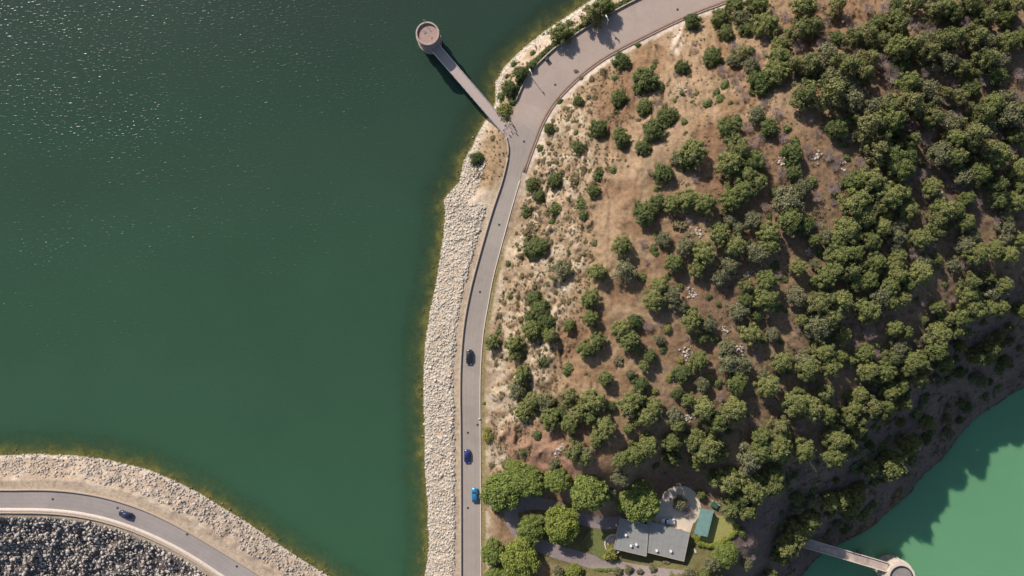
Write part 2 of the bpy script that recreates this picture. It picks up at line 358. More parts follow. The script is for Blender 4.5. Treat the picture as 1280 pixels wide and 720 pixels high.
# ------------------------------------------------------------------ the ground sheet
def axis(lo, hi, a, b, fine, coarse):
    r = [a]; 
    while r[-1] > lo: r.append(r[-1]-min(coarse*4, fine+(a-r[-1])*.12+1))
    r = r[::-1]+list(np.arange(a+fine, b, fine))
    while r[-1] < hi: r.append(r[-1]+min(coarse*4, fine+(r[-1]-b)*.12+1))
    return np.array(r)
gx = axis(-4000, 5200, -40, 1320, 1.8, 60); gy = axis(-4000, 4000, -40, 760, 1.8, 60)
PX, PY = np.meshgrid(gx, gy); Z = zfun(PX, PY)
def L3(*c): return np.array([c[0], c[1], c[2]])
def palette(px, py, Z):
    def C(r, g, b): return np.array(alb(r, g, b))
    n1 = fbm(px/26., py/26., 51, 4); n2 = fbm(px/7., py/7., 57, 3); n0 = fbm(px/60., py/60., 61, 3)
    wx = px+(n1-.5)*46; wy = py+(fbm(px/26., py/26., 71, 4)-.5)*46
    def mix(a, b, f): return a*(1-f[..., None])+b*f[..., None]
    sand = C(208, 186, 162); sand2 = C(192, 168, 144)
    base = np.zeros(px.shape+(3,))+sand
    base = mix(base, np.zeros(3)+sand2, sstep(.4, .6, n1))
    # scrubby brown soil on the spit by the parking area and below the gate
    sp = sstep(30, 55, dist(px, py, [(735, 15), (660, 78), (632, 120)])); sp = (1-sp)*sstep(.42, .62, n2*.5+n1*.5)
    base = mix(base, np.zeros(3)+C(176, 150, 116), sp*.9)
    gt = (1-sstep(14, 34, dist(px, py, [(625, 185), (615, 215)])))
    base = mix(base, np.zeros(3)+C(170, 138, 98), gt*.8)
    base = mix(base, np.zeros(3)+C(222, 206, 186), 1-sstep(2.5, 6.5, dist(px, py, SHOREL)+(n2-.5)*5))
    # hill
    inH = inside(px, py, HILL); dR = dist(px, py, R1R)
    edge = np.interp(wy, [-400, 0, 60, 130, 200, 250, 330, 400, 470, 540, 580, 620, 900], [895, 815, 738, 738, 752, 732, 726, 712, 684, 660, 638, 615, 605])
    red = sstep(-14, 16, wx-edge)
    pale = mix(np.zeros(px.shape+(3,))+C(204, 182, 154), np.zeros(3)+C(168, 142, 112), sstep(.36, .6, n2*.6+n1*.4))
    brown = mix(np.zeros(px.shape+(3,))+C(152, 121, 91), np.zeros(3)+C(170, 142, 111), sstep(.35, .65, n1))
    brown = mix(brown, np.zeros(3)+C(146, 114, 88), sstep(.5, .7, n0))
    hill = mix(pale, brown, red)
    # pale sandy washes on the open hilltop north of the wood
    hill = mix(hill, np.zeros(3)+C(176, 148, 118), (1-sstep(12, 48, dist(wx, wy, [(855, 60), (850, 110), (800, 190)])))*.75)
    hill = mix(hill, np.zeros(3)+C(214, 190, 166), 1-sstep(3, 9, dist(px, py, [(850, 30), (845, 62)])+(n2-.5)*6))
    # needle litter below the dense wood, bare bank at the foot
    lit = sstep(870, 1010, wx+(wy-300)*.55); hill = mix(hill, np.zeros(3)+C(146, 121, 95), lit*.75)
    bank = 1-sstep(95, 150, dist(px, py, TSH)+(n1-.5)*60); hill = mix(hill, np.zeros(3)+C(122, 104, 96), bank*.9)
    cut = 1-sstep(14, 30, dist(wx, wy, [(650, 556), (690, 566), (720, 585)])); hill = mix(hill, np.zeros(3)+C(166, 128, 104), cut*.8)
    yard = 1-sstep(30, 42, dist(px, py, [(690, 668), (760, 690), (880, 690)])+(n1-.5)*16); hill = mix(hill, np.zeros(3)+C(124, 116, 76), yard)
    verge = 1-sstep(0, 1, (dR-5.5)/2.); hill = mix(hill, np.zeros(3)+C(168, 150, 106), verge*sstep(280, 330, py))
    v2 = (1-sstep(8, 13, dR+(n2-.5)*6))*(1-sstep(150, 300, py)); hill = mix(hill, np.zeros(3)+C(226, 204, 182), v2)
    base[inH] = hill[inH]
    # south face of the dam
    inS = inside(px, py, SOUTH); s_ = mix(np.zeros(px.shape+(3,))+C(196, 176, 150), np.zeros(3)+C(110, 98, 92), sstep(11, 17, dist(px, py, R2D)))
    base[inS] = s_[inS]
    rr = (~inH) & (~inS) & (~inside(px, py, LAKE))
    dr = np.minimum(dist(px, py, smooth(R1L)), dist(px, py, smooth(R2U)))
    k = ((1-sstep(8.5, 11.5, dr))*(1-sstep(0, 40, px-600)))
    t = mix(base, np.zeros(3)+C(202, 180, 154), k); base[rr] = t[rr]
    inL = inside(px, py, LAKE); ds = dist(px, py, SHOREL)
    u = mix(np.zeros(px.shape+(3,))+C(126, 116, 62), np.zeros(3)+C(122, 124, 66), sstep(1, 13, ds+(n2-.5)*12))
    u = mix(u, np.zeros(3)+C(96, 92, 50), sstep(.5, .66, n2)*.6); base[inL] = u[inL]
    inT = inside(px, py, TW); base[inT] = C(80, 78, 62)
    return base
tint = palette(PX, PY, Z)
S = (HC-Z)/F; V = np.stack([(PX-640)*S, (360-PY)*S, Z], -1).reshape(-1, 3)
ny, nx = PX.shape; idx = np.arange(ny*nx).reshape(ny, nx)
Q = np.stack([idx[:-1, :-1], idx[1:, :-1], idx[1:, 1:], idx[:-1, 1:]], -1).reshape(-1, 4)
gr = struct(link('ground', mesh_np('ground', V, Q, M['ground'], tint=tint.reshape(-1, 3), smooth_=True)))

# ------------------------------------------------------------------ the two waters
def water(name, region, shore, zlev, mat, k, step, far):
    wxs = axis(far[0], far[1], -40, 1320, step, 60); wys = axis(far[2], far[3], -40, 760, step, 60)
    X, Y = np.meshgrid(wxs, wys); ins = inside(X, Y, region); d = dist(X, Y, shore)
    near = (ins | (d < 14)); dep = np.maximum(0, zlev-zfun(X, Y)); a = 1-np.exp(-dep*k); a = np.where(ins | (dep > 0), a, 0.)
    s = (HC-zlev)/F; V = np.stack([(X-640)*s, (360-Y)*s, np.full(X.shape, zlev)], -1).reshape(-1, 3)
    n0, n1 = X.shape; ix = np.arange(n0*n1).reshape(n0, n1)
    Q = np.stack([ix[:-1, :-1], ix[1:, :-1], ix[1:, 1:], ix[:-1, 1:]], -1).reshape(-1, 4)
    keep = near.ravel()[Q].any(1); Q = Q[keep]; used = np.unique(Q); mp = np.zeros(len(V), int); mp[used] = np.arange(len(used))
    return struct(link(name, mesh_np(name, V[used], mp[Q], mat, depth=np.clip(a.ravel()[used], .12, 1), smooth_=True)))
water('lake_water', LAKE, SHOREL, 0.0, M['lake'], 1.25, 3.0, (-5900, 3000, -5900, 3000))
water('turquoise_water', TW, TSH, ZT, M['turq'], 1.2, 4.0, (-400, 5900, -1400, 2900))

# ------------------------------------------------------------------ roads
def road(name, L_, R_, col):
    Ls = smooth(L_); Rs = smooth(R_)
    def res(p, n):
        p = np.array(p); d = np.r_[0, np.cumsum(np.hypot(*np.diff(p, axis=0).T))]; t = np.linspace(0, 1, n)
        return p, d
    # pair every left point with the nearest right point, walking forward
    n = 260; A = np.array(Ls); da = np.r_[0, np.cumsum(np.hypot(*np.diff(A, axis=0).T))]; ta = np.linspace(0, da[-1], n)
    a = np.stack([np.interp(ta, da, A[:, 0]), np.interp(ta, da, A[:, 1])], 1)
    B = np.array(Rs); db = np.r_[0, np.cumsum(np.hypot(*np.diff(B, axis=0).T))]
    tb = np.linspace(0, db[-1], 6000); bf = np.stack([np.interp(tb, db, B[:, 0]), np.interp(tb, db, B[:, 1])], 1)
    j = 0; bs = []
    for q in a:
        dd = np.hypot(bf[j:, 0]-q[0], bf[j:, 1]-q[1])[:900]; j = j+int(np.argmin(dd)); bs.append(bf[j])
    bs[-1] = bf[-1]; bs[0] = bf[0]; bs = np.array(bs); K = 13; V = []; tn = []
    for i in range(n):
        for k in range(K):
            f = k/(K-1); p = a[i]*(1-f)+bs[i]*f; V.append(W(p[0], p[1], ZR+.03*math.sin(math.pi*f)))
            wear = 1-.07*math.exp(-((f-.27)/.06)**2)-.07*math.exp(-((f-.73)/.06)**2)-.05*math.exp(-((f-.5)/.03)**2)
            c = np.array(col)*wear
            if name == 'lakeside_road':
                y = p[1]; k2 = float(sstep(178, 150, np.array(y))) if False else max(0, min(1, (168-y)/20)); c = c*(1-k2)+np.array(alb(184, 163, 148))*k2
            tn.append(c)
    Q = [(i*K+k, (i+1)*K+k, (i+1)*K+k+1, i*K+k+1) for i in range(n-1) for k in range(K-1)]
    return struct(link(name, mesh_np(name, V, Q, M['asphalt'], tint=np.array(tn), smooth_=True)))
road('lakeside_road', R1L, R1R, alb(174, 160, 147))
road('dam_road', R2U, R2D, alb(170, 157, 148))
r1l = smooth(R1L); r1r = smooth(R1R); r2u = smooth(R2U); r2d = smooth(R2D)
# kerbs and low walls (each wall a thing)
def low_wall(label, poly, w0, w1, h, mat='wallstone', name='low_wall', cat='wall'):
    return tag(ribbon(name, poly, w0, w1, 4.6, ZR+h, M[mat]), label, cat)
a = [p for p in r1l if 195 < p[1] < 860]
low_wall('low stone parapet between the gravel strip and the long road', a, -.05, -.5, .55)
# the parapet beside the parking area stops where the walkway comes ashore
b_ = [p for p in r1l if -20 < p[1] < 128 and p[0] < 1000]
low_wall('low wall under the shade trees along the parking area', b_, -.05, -.5, .55)
c_ = [p for p in r1l if 171 <= p[1] <= 200]
low_wall('curved end of the parapet just below the walkway gate', c_, -.05, -.5, .5)
u_ = [p for p in r2u if -300 < p[0] < 560]
low_wall('low parapet on the lake side of the dam road', u_, .05, .5, .5)
d_ = [p for p in r2d if -300 < p[0] < 545]
struct(ribbon('pavement', d_, -.02, -1.25, 4.7, ZR+.13, M['conc_pale']))
low_wall('low parapet above the rockfill on the dam road', d_, -1.25, -1.6, .55)
struct(ribbon('kerb', [p for p in r1r if 215 < p[1] < 860], -.02, .22, 4.7, ZR+.12, M['conc_pale']))
struct(ribbon('gutter', [p for p in r1r if -90 < p[1] < 215 and p[0] < 1100], .0, .85, 4.7, ZR+.04, simple('gutter_soil', alb(150, 122, 104), .95, .2, 1.)))
struct(ribbon('drain_kerb', [p for p in r1r if -90 < p[1] < 215 and p[0] < 1100], .85, 1.15, 4.7, ZR+.14, M['conc']))

def strip(name, pts, wid, z, mat, dz=.0):
    pts = smooth(pts, 2); A = offset(pts, wid/2); B = offset(pts, -wid/2); V = []; K = 7
    for a, b in zip(A, B):
        for k in range(K):
            f = k/(K-1); x = a[0]*(1-f)+b[0]*f; y = a[1]*(1-f)+b[1]*f; zz = float(zfun(np.array([x]), np.array([y]), False)[0])+dz
            V.append(W(x, y, max(z, zz) if z is not None else zz))
    Q = [(i*K+k, (i+1)*K+k, (i+1)*K+k+1, i*K+k+1) for i in range(len(pts)-1) for k in range(K-1)]
    return struct(link(name, mesh_np(name, V, Q, mat, smooth_=True)))
strip('house_drive', [(664, 614), (645, 626), (637, 642), (645, 662), (663, 677), (690, 688), (720, 697), (760, 707), (810, 717), (860, 722)], 17, 6.36, M['drive'], .06)
strip('entrance_drive', [(643, 634), (668, 628), (700, 634), (733, 652), (770, 655), (800, 645), (832, 640)], 15, 6.38, M['drive'], .08)
def patch(name, pts, z, mat, h=.03):
    m = MB(); q = [W(x, y, z)[:2] for x, y in pts]; return struct(m.prism(q, z-.5, z+h).done(name, mat))
patch('turning_circle', [(850+26*math.cos(a*math.pi/12)*(1+.05*math.sin(a*3)), 634+27*math.sin(a*math.pi/12)) for a in range(24)]+[], 6.42, M['gravel'])
patch('forecourt', [(822, 640), (868, 650), (862, 668), (815, 656)], 6.44, M['gravel'])
patch('lawn', [(894, 643), (903, 645), (917, 649), (921, 657), (919, 665), (906, 671), (896, 677), (886, 678), (870, 674), (872, 666)], 6.5, M['lawn'], .1)
patch('house_lawn', [(737, 662), (752, 664), (766, 672), (764, 690), (772, 702), (752, 700), (738, 690), (728, 676)], 6.4, simple('shade_tinted_grass', alb(112, 116, 62), .95, .35, 1.5), .05)  # grass colour darkened to stand for the shade beside the house

# ------------------------------------------------------------------ rocks
def ico():
    b = bmesh.new(); bmesh.ops.create_icosphere(b, subdivisions=1, radius=1); V = np.array([v.co[:] for v in b.verts]); Fc = np.array([[v.index for v in f.verts] for f in b.faces]); b.free(); return V, Fc
IV, IF = ico()
b0 = bmesh.new(); bmesh.ops.create_icosphere(b0, subdivisions=2, radius=1); IV2 = np.array([v.co[:] for v in b0.verts]); IF2 = np.array([[v.index for v in f.verts] for f in b0.faces]); b0.free()
def rots(n):
    q = rng.normal(size=(n, 4)); q /= np.linalg.norm(q, axis=1)[:, None]; a, b, c, d = q.T
    return np.stack([np.stack([1-2*(c*c+d*d), 2*(b*c-a*d), 2*(b*d+a*c)], -1), np.stack([2*(b*c+a*d), 1-2*(b*b+d*d), 2*(c*d-a*b)], -1), np.stack([2*(b*d-a*c), 2*(c*d+a*b), 1-2*(b*b+c*c)], -1)], 1)
def rockfield(P, R):
    n = len(P); V = IV[None]*(1+rng.uniform(-.28, .28, (n, len(IV), 1)))
    V = V*rng.uniform(.5, 1.3, (n, 1, 3)); V = np.einsum('nij,nkj->nki', rots(n), V); V = V*R[:, None, None]; V[..., 2] *= .8
    V = V+P[:, None, :]
    Fc = IF[None]+(np.arange(n)*len(IV))[:, None, None]
    return V.reshape(-1, 3), Fc.reshape(-1, 3)
BOULD = []
for k in range(7):
    v = IV2*1.0; d = np.ones(len(v))
    for _ in range(16):                                # planes cut flat faces into the sphere
        nrm = rng.normal(size=3); nrm /= np.linalg.norm(nrm); h = rng.uniform(.38, .72); pr = v@nrm; over = pr > h; v[over] -= np.outer(pr[over]-h, nrm)
    v = v*rng.uniform(.8, 1.6, 3); BOULD.append(v)
bmesh_protos = {}
def boulder_mesh(k, mat):
    if (k, mat) not in bmesh_protos: bmesh_protos[k, mat] = mesh_np('boulder', BOULD[k], IF2, M[mat])
    return bmesh_protos[k, mat]
def scatter(cond, n, x0, x1, y0, y1):
    x = rng.uniform(x0, x1, n); y = rng.uniform(y0, y1, n); k = cond(x, y); return x[k], y[k]
def where(px, py):
    if py < 300: return ', upper end'
    if px > 520: return ', '+['above the black car', 'level with the black car', 'level with the indigo car', 'level with the bright blue car'][int(np.clip((py-300)//105, 0, 3))]
    return ', '+['far left of photo', 'left of the navy car', 'level with the navy car', 'right of the navy car', 'far right end'][int(np.clip(px//75, 0, 4))]
def rocks(tagname, cond, n, box, rr, mat, nind, label, sink=.25, big=1.):
    x, y = scatter(cond, n, *box); z = zfun(x, y); s = (HC-z)/F
    u = rng.uniform(0, 1, len(x)); R = rr[0]+(rr[1]-rr[0])*u**3.4
    P = np.stack([(x-640)*s, (360-y)*s, z+R*sink], 1)
    vis = (x > 0) & (x < 1280) & (y > 0) & (y < 720); order = np.argsort(-(R*vis))[:nind]; msk = np.ones(len(x), bool); msk[order] = False
    V, Fc = rockfield(P[msk], R[msk]); o = link('loose_'+tagname, mesh_np('loose_'+tagname, V, Fc, M[mat])); o['kind'] = 'stuff'
    for i in order:
        b = link('boulder', boulder_mesh(rnd.randrange(7), mat), None, tuple(P[i])); b.scale = [R[i]*big*rnd.uniform(.85, 1.15) for _ in range(3)]
        b.rotation_euler = (rnd.uniform(-.4, .4), rnd.uniform(-.4, .4), rnd.uniform(0, 6.28)); tag(b, label+where(x[i], y[i]), 'boulder', tagname.replace('_', ' ')+' boulders')
shoreS1 = smooth(SHORE1); shoreS2 = smooth(SHORE2)
def c1(x, y):
    ds = dist(x, y, SHORE1); dr = dist(x, y, R1L); w_ = (fbm(x/10., y/10., 81, 3)-.5)*8
    return (~inside(x, y, LAKE)) & (~inside(x, y, ROAD1)) & (~inside(x, y, HILL)) & (dr > 9.5+w_*.4+np.clip((250-y)*.16, 0, 30)) & (y > 196+w_) & (x < 620) & ((y > 255) | (ds < 24+w_))
rocks('lakeside_riprap', c1, 60000, (520, 640, 190, 775), (.08, .50), 'rockpale', 90, 'pale boulder in the stone bank beside the long road')
def c2(x, y):
    w_ = (fbm(x/16., y/16., 83, 3)-.5)*16
    return (~inside(x, y, LAKE)) & (~inside(x, y, ROAD2)) & (~inside(x, y, SOUTH)) & (dist(x, y, R2U) > 19+w_-np.clip((x-300)*.06, 0, 12)) & (x < 520) & (y > 540)
rocks('dam_riprap', c2, 56000, (-160, 520, 555, 790), (.09, .52), 'rockgrey', 60, 'grey boulder in the lakeside bank of the dam road')
def c3(x, y): return inside(x, y, SOUTH) & (dist(x, y, R2D) > 11.5) & (y < 900)
rocks('rockfill', c3, 30000, (-140, 420, 640, 900), (.16, .72), 'rockfill', 150, 'grey block in the rockfill below the dam road', .35)
def c4(x, y):
    ds = dist(x, y, SHOREL); return inside(x, y, LAKE) & (ds < 2+16*fbm(x/18., y/18., 91, 3)*rng.uniform(0, 1, np.shape(x)))
x, y = scatter(c4, 30000, -60, 800, -30, 760); z = zfun(x, y); s = (HC-z)/F; Rr = rng.uniform(.12, .4, len(x))
V, Fc = rockfield(np.stack([(x-640)*s, (360-y)*s, z+.05], 1), Rr); o = link('submerged_stones', mesh_np('submerged_stones', V, Fc, M['rockwet'])); o['kind'] = 'stuff'
# loose stones on the spit and rubble on the hill
def c5(x, y): return (~inside(x, y, LAKE)) & (~inside(x, y, ROAD1)) & (dist(x, y, SHORE1) < 5.5) & (y < 215)
x, y = scatter(c5, 16000, 585, 800, -20, 215); z = zfun(x, y); s = (HC-z)/F; Rr = rng.uniform(.1, .32, len(x))
V, Fc = rockfield(np.stack([(x-640)*s, (360-y)*s, z+.03], 1), Rr); o = link('shore_stones', mesh_np('shore_stones', V, Fc, M['rockpale'])); o['kind'] = 'stuff'
HX = [(935, 344, 8), (975, 201, 9), (1011, 315, 7), (870, 290, 9), (866, 7+360, 9), (857, 440, 8), (1019, 197, 8), (938, 84, 5), (905, 412, 6), (1178, 243, 6), (926, 434, 8), (1052, 205, 7), (850, 112, 9), (800, 117, 8), (700, 563, 9), (1192, 235, 5), (862, 522, 7), (690, 210, 6)]
xs = []; ys = []
for hx, hy, hr in HX:
    for _ in range(hr*3): xs.append(hx+rnd.gauss(0, hr*.42)); ys.append(hy+rnd.gauss(0, hr*.42))
x = np.array(xs); y = np.array(ys); z = zfun(x, y); s = (HC-z)/F; Rr = rng.uniform(.12, .5, len(x))
V, Fc = rockfield(np.stack([(x-640)*s, (360-y)*s, z+.08], 1), Rr); o = link('hillside_rubble', mesh_np('hillside_rubble', V, Fc, M['rockgrey'])); o['kind'] = 'stuff'

# ------------------------------------------------------------------ plants
def leaves(C, Rc, n, size, flat=.0):
    """n leaf tufts spread over clump spheres (centres C, radii Rc)"""
    k = len(C); i = rng.choice(k, n, p=(Rc**2)/(Rc**2).sum()); d = rng.normal(size=(n, 3)); d[:, 2] = np.abs(d[:, 2])*.9+.0*d[:, 2]-.25; d /= np.linalg.norm(d, axis=1)[:, None]
    p = C[i]+d*(Rc[i]*rng.uniform(.78, 1.3, n))[:, None]
    nrm = d*.75+np.array([0, 0, .45])+rng.normal(size=(n, 3))*.45; nrm /= np.linalg.norm(nrm, axis=1)[:, None]
    t = np.cross(nrm, rng.normal(size=(n, 3))); t /= np.linalg.norm(t, axis=1)[:, None]; b = np.cross(nrm, t)
    s = (size*rng.uniform(.6, 1.3, n))[:, None]; a = rng.uniform(.5, 1., n)[:, None]
    V = np.stack([p-t*s-b*s*a*.3, p+b*s*a, p+t*s-b*s*a*.2, p-b*s*a*.9+nrm*s*.3], 1).reshape(-1, 3)
    return V, np.arange(4*n).reshape(n, 4)
def crown_mesh(name, mat, nclump, nleaf, leaf, cr, h0, h1, squash=.62, lop=.16, core=.86, cone=0):
    C = []; Rc = []
    for k in range(nclump):
        a = k*2.399+rng.uniform(-.4, .4); q = math.sqrt((k+.5)/nclump); r = q*(1-cr*.8)*(1+rng.uniform(-lop, lop)); top = h0+(h1-h0)*((1-q)**.8 if cone else math.sqrt(max(0, 1-q*q*.9)))
        c = cr*rng.uniform(.7, 1.25); C.append((r*math.cos(a), r*math.sin(a), top-c*.8+rng.uniform(-.12, .08))); Rc.append(c)
        if q > .55 and k % 2: C.append((r*.93*math.cos(a+.3), r*.93*math.sin(a+.3), h0+rng.uniform(-.05, .2)*(h1-h0))); Rc.append(c*.95)
    C = np.array(C); Rc = np.array(Rc); V1, F1 = leaves(C, Rc, nleaf, leaf)
    n = len(C); Vc = IV[None]*(1+rng.uniform(-.25, .12, (n, len(IV), 1)))*(Rc*core)[:, None, None]; Vc = Vc+C[:, None, :]
    Fc = (IF[None]+(np.arange(n)*len(IV))[:, None, None]).reshape(-1, 3); Fc = np.concatenate([Fc, Fc[:, 2:3]], 1)
    # triangles and quads in one mesh
    V = np.concatenate([V1, Vc.reshape(-1, 3)]); me = bpy.data.meshes.new(name)
    tri = Fc[:, :3]+len(V1); T = np.concatenate([F1[:, [0, 1, 2]], F1[:, [0, 2, 3]], tri])
    return mesh_np(name, V, T, M[mat])
def dead_mesh(name, mat, n=39, r=.02):
    Vs = []; Fs = []; k0 = 0
    def seg(p, q, r0, r1):
        nonlocal k0
        d = q-p; d /= np.linalg.norm(d)+1e-9; u = np.cross(d, (.3, .5, .8)); u /= np.linalg.norm(u); v = np.cross(d, u)
        for c, r_ in ((p, r0), (q, r1)):
            for a in (0, 2.09, 4.19): Vs.append(c+r_*(u*math.cos(a)+v*math.sin(a)))
        for i in range(3): Fs.append((k0+i, k0+(i+1) % 3, k0+3+(i+1) % 3)); Fs.append((k0+i, k0+3+(i+1) % 3, k0+3+i))
        k0 += 6
    def grow(p, d, L, r_, lev):
        q = p+d*L; seg(p, q, r_, r_*.6)
        if lev == 0: return
        for _ in range(4 if lev > 1 else 5):
            e = d+rng.normal(size=3)*.55; e[2] = abs(e[2])*.5+.15; e /= np.linalg.norm(e); grow(p+(q-p)*rng.uniform(.35, 1), e, L*rng.uniform(.5, .75), r_*.6, lev-1)
    for i in range(n//3):
        a = i*6.283/(n//3); e = np.array([math.cos(a)*.8, math.sin(a)*.8, .8]); e /= np.linalg.norm(e); grow(np.array([0, 0, .35]), e, .52, r, 3)
    return mesh_np(name, np.array(Vs), np.array(Fs), M[mat])
def trunk_mesh(name, mat='bark', h=1., r=.07, limbs=5):
    m = MB(); p = Vector((0, 0, -.25)); 
    for k in range(4):
        q = Vector((rnd.uniform(-.04, .04)*(k+1), rnd.uniform(-.04, .04)*(k+1), -.25+(h+.25)*(k+1)/4)); m.tube(p, q, r*(1-.18*k), r*(1-.18*(k+1)), 8); p = q
    for k in range(limbs):
        a = k*6.28/limbs+rnd.uniform(-.4, .4); z0 = h*rnd.uniform(.45, .8); m.tube((0, 0, z0), (math.cos(a)*.55, math.sin(a)*.55, z0+h*.3), r*.45, r*.15, 6)
    o = m.done(name, M[mat]); me = o.data; bpy.data.objects.remove(o); return me
PROTO = {
 'p': [crown_mesh('crown', 'pine', 52, 6200, .043, .18, .4, 1.35, lop=.32, core=.72) for _ in range(8)],
 'o': [crown_mesh('crown', 'oak', 36, 4200, .046, .21, .25, 1.15, lop=.28, core=.74) for _ in range(4)],
 'g': [crown_mesh('crown', 'grey', 32, 2600, .05, .21, .35, 1.25, lop=.4, core=.6) for _ in range(3)],
 'y': [crown_mesh('crown', 'yellow', 12, 1200, .09, .36, .3, 1.0, core=.8) for _ in range(2)],
 'n': [crown_mesh('crown', 'pine2', 36, 3600, .05, .2, .35, 1.9, lop=.5, core=.6, cone=1) for _ in range(6)],
 'b': [crown_mesh('crown', 'broad', 60, 9000, .042, .19, .55, 1.25, lop=.12) for _ in range(3)],
 'B': [crown_mesh('crown', 'bright', 55, 8000, .042, .19, .55, 1.2, lop=.12) for _ in range(2)],
 's': [crown_mesh('foliage', 'oak', 8, 420, .16, .45, .2, .85, core=.75) for _ in range(3)],
 'c': [crown_mesh('foliage', 'scrub', 9, 420, .15, .42, .15, .7, core=.7) for _ in range(3)],
 'd': [dead_mesh('branches', 'deadwood') for _ in range(3)],
}
TR_P = [trunk_mesh('trunk', h=.95, r=.055) for _ in range(3)]; TR_D = trunk_mesh('trunk', 'deadwood', h=.5, r=.06); TR_S = trunk_mesh('trunk', h=.3, r=.05, limbs=4)

REG = {}
REG[(480, 0)] = """1040 80 52 p;1100 35 52 p;880 170 50 p;930 120 25 s;745 265 16 s;650 320 18 s;680 365 42 o;618 380 13 s;625 440 42 o;590 485 26 s;600 550 42 y;600 590 28 c;735 325 24 o;545 690 15 c;970 505 30 o;825 640 30 o;880 505 16 s;800 172 8 s;870 650 16 c;905 545 14 c;930 580 16 c;960 355 12 c"""
REG[(700, 0)] = """660 105 42 o;390 225 15 s;310 305 50 o;425 400 68 o;295 490 45 o;425 535 42 o;195 640 54 o;305 685 48 o;470 645 64 o;545 575 56 o;610 335 42 o;765 285 50 o;475 310 15 c;800 90 44 p;830 165 42 o;870 40 45 p;905 95 42 g;935 145 38 p;980 30 45 p;1020 130 62 p;1030 200 40 d;1130 85 46 d;1210 50 52 p;1180 165 44 p;1255 140 46 p;1100 225 38 p;915 270 42 p;960 248 28 g;955 325 42 g;860 305 30 g;880 405 26 d;850 375 22 d;1090 290 48 p;1155 325 45 p;1075 370 58 p;1005 415 64 o;1250 330 50 p;1225 475 62 p;985 575 48 g;1045 635 45 o;1005 685 34 d;1115 690 34 d;690 465 16 y;808 495 24 s;850 640 58 o;870 695 46 o;350 590 12 c;248 590 14 c;395 600 14 c;630 665 14 c;215 355 18 c;240 378 12 c;160 395 18 c;280 390 20 s;105 390 14 c;175 490 15 c;285 555 18 s;680 255 22 d;1020 270 22 d;885 515 12 c;650 380 12 c;540 430 10 c;150 560 14 c;60 560 12 c"""
REG[(960, 0)] = """340 40 42 p;390 85 32 d;290 110 32 d;345 190 36 o;420 195 38 p;485 180 46 p;560 110 44 o;635 85 38 p;650 135 40 p;590 35 40 d;650 15 38 o;740 110 46 d;720 30 44 p;790 190 34 g;820 60 44 p;880 40 46 p;935 65 46 o;995 25 46 p;1060 45 40 o;990 110 38 d;1080 95 44 p;1150 20 40 p;1215 45 38 p;1240 125 36 d;1190 90 32 p;650 240 56 p;565 205 38 p;725 225 40 p;790 265 46 p;860 215 48 p;925 190 42 p;1030 190 48 p;1100 205 38 g;1200 210 44 p;1262 190 34 p;970 250 38 d;890 305 48 p;960 345 42 p;1080 300 48 p;1025 352 32 y;1160 305 42 g;1190 250 36 d;1150 375 48 o;1090 400 38 d;1255 370 38 d;580 310 54 d;625 375 52 d;665 330 42 o;500 300 38 p;475 370 42 p;385 340 58 p;290 275 48 p;225 325 54 p;330 405 50 g;300 470 68 p;190 480 58 p;400 425 46 g;430 500 46 p;520 540 44 g;600 540 48 p;700 420 46 p;720 472 36 d;790 450 46 g;825 505 38 g;695 520 62 p;600 605 54 p;490 630 54 p;350 640 56 o;570 695 34 p;710 700 38 p;690 640 22 d;820 590 44 p;790 360 34 d;900 500 38 d;885 465 28 p;960 490 34 p;1020 440 46 o;1010 535 36 d;1060 575 48 p;1130 520 44 p;1185 490 38 g;930 620 44 g;1000 680 60 p;1080 650 48 p;1200 580 52 p;1262 555 46 p;1245 490 36 d;1250 680 48 o;930 700 46 p;760 560 30 g"""
REG[(700, 180)] = """95 20 36 o;420 15 44 o;660 45 66 p;595 75 48 p;520 145 58 o;200 150 34 s;275 130 24 s;170 240 34 o;110 300 30 s;115 355 26 s;80 175 30 c;430 340 66 o;490 290 48 o;565 300 46 p;640 280 50 p;725 300 56 p;640 90 40 o;840 100 58 p;895 30 58 p;960 90 56 p;930 155 48 p;905 235 58 p;985 190 42 p;850 290 48 p;520 480 44 g;310 510 52 p;325 630 62 p;185 640 54 p;570 595 48 p;500 712 44 p;630 510 50 g;720 550 62 p;685 625 44 p;800 450 58 p;872 510 46 p;850 380 34 g;890 420 32 g;960 380 44 g;800 660 48 g;850 610 42 g;1040 450 50 p;1050 510 42 p;990 545 56 p;1130 285 70 p;1145 380 56 p;1225 400 54 o;1210 220 44 g;1170 140 46 o;1170 50 54 o;1030 690 52 p;1190 620 38 p;1265 480 28 p;930 710 32 p;600 400 36 c;90 230 14 c;65 175 14 c;40 370 14 c;245 265 8 c;330 80 8 c;300 80 8 c;265 80 8 c;340 110 7 c;1100 520 12 c"""
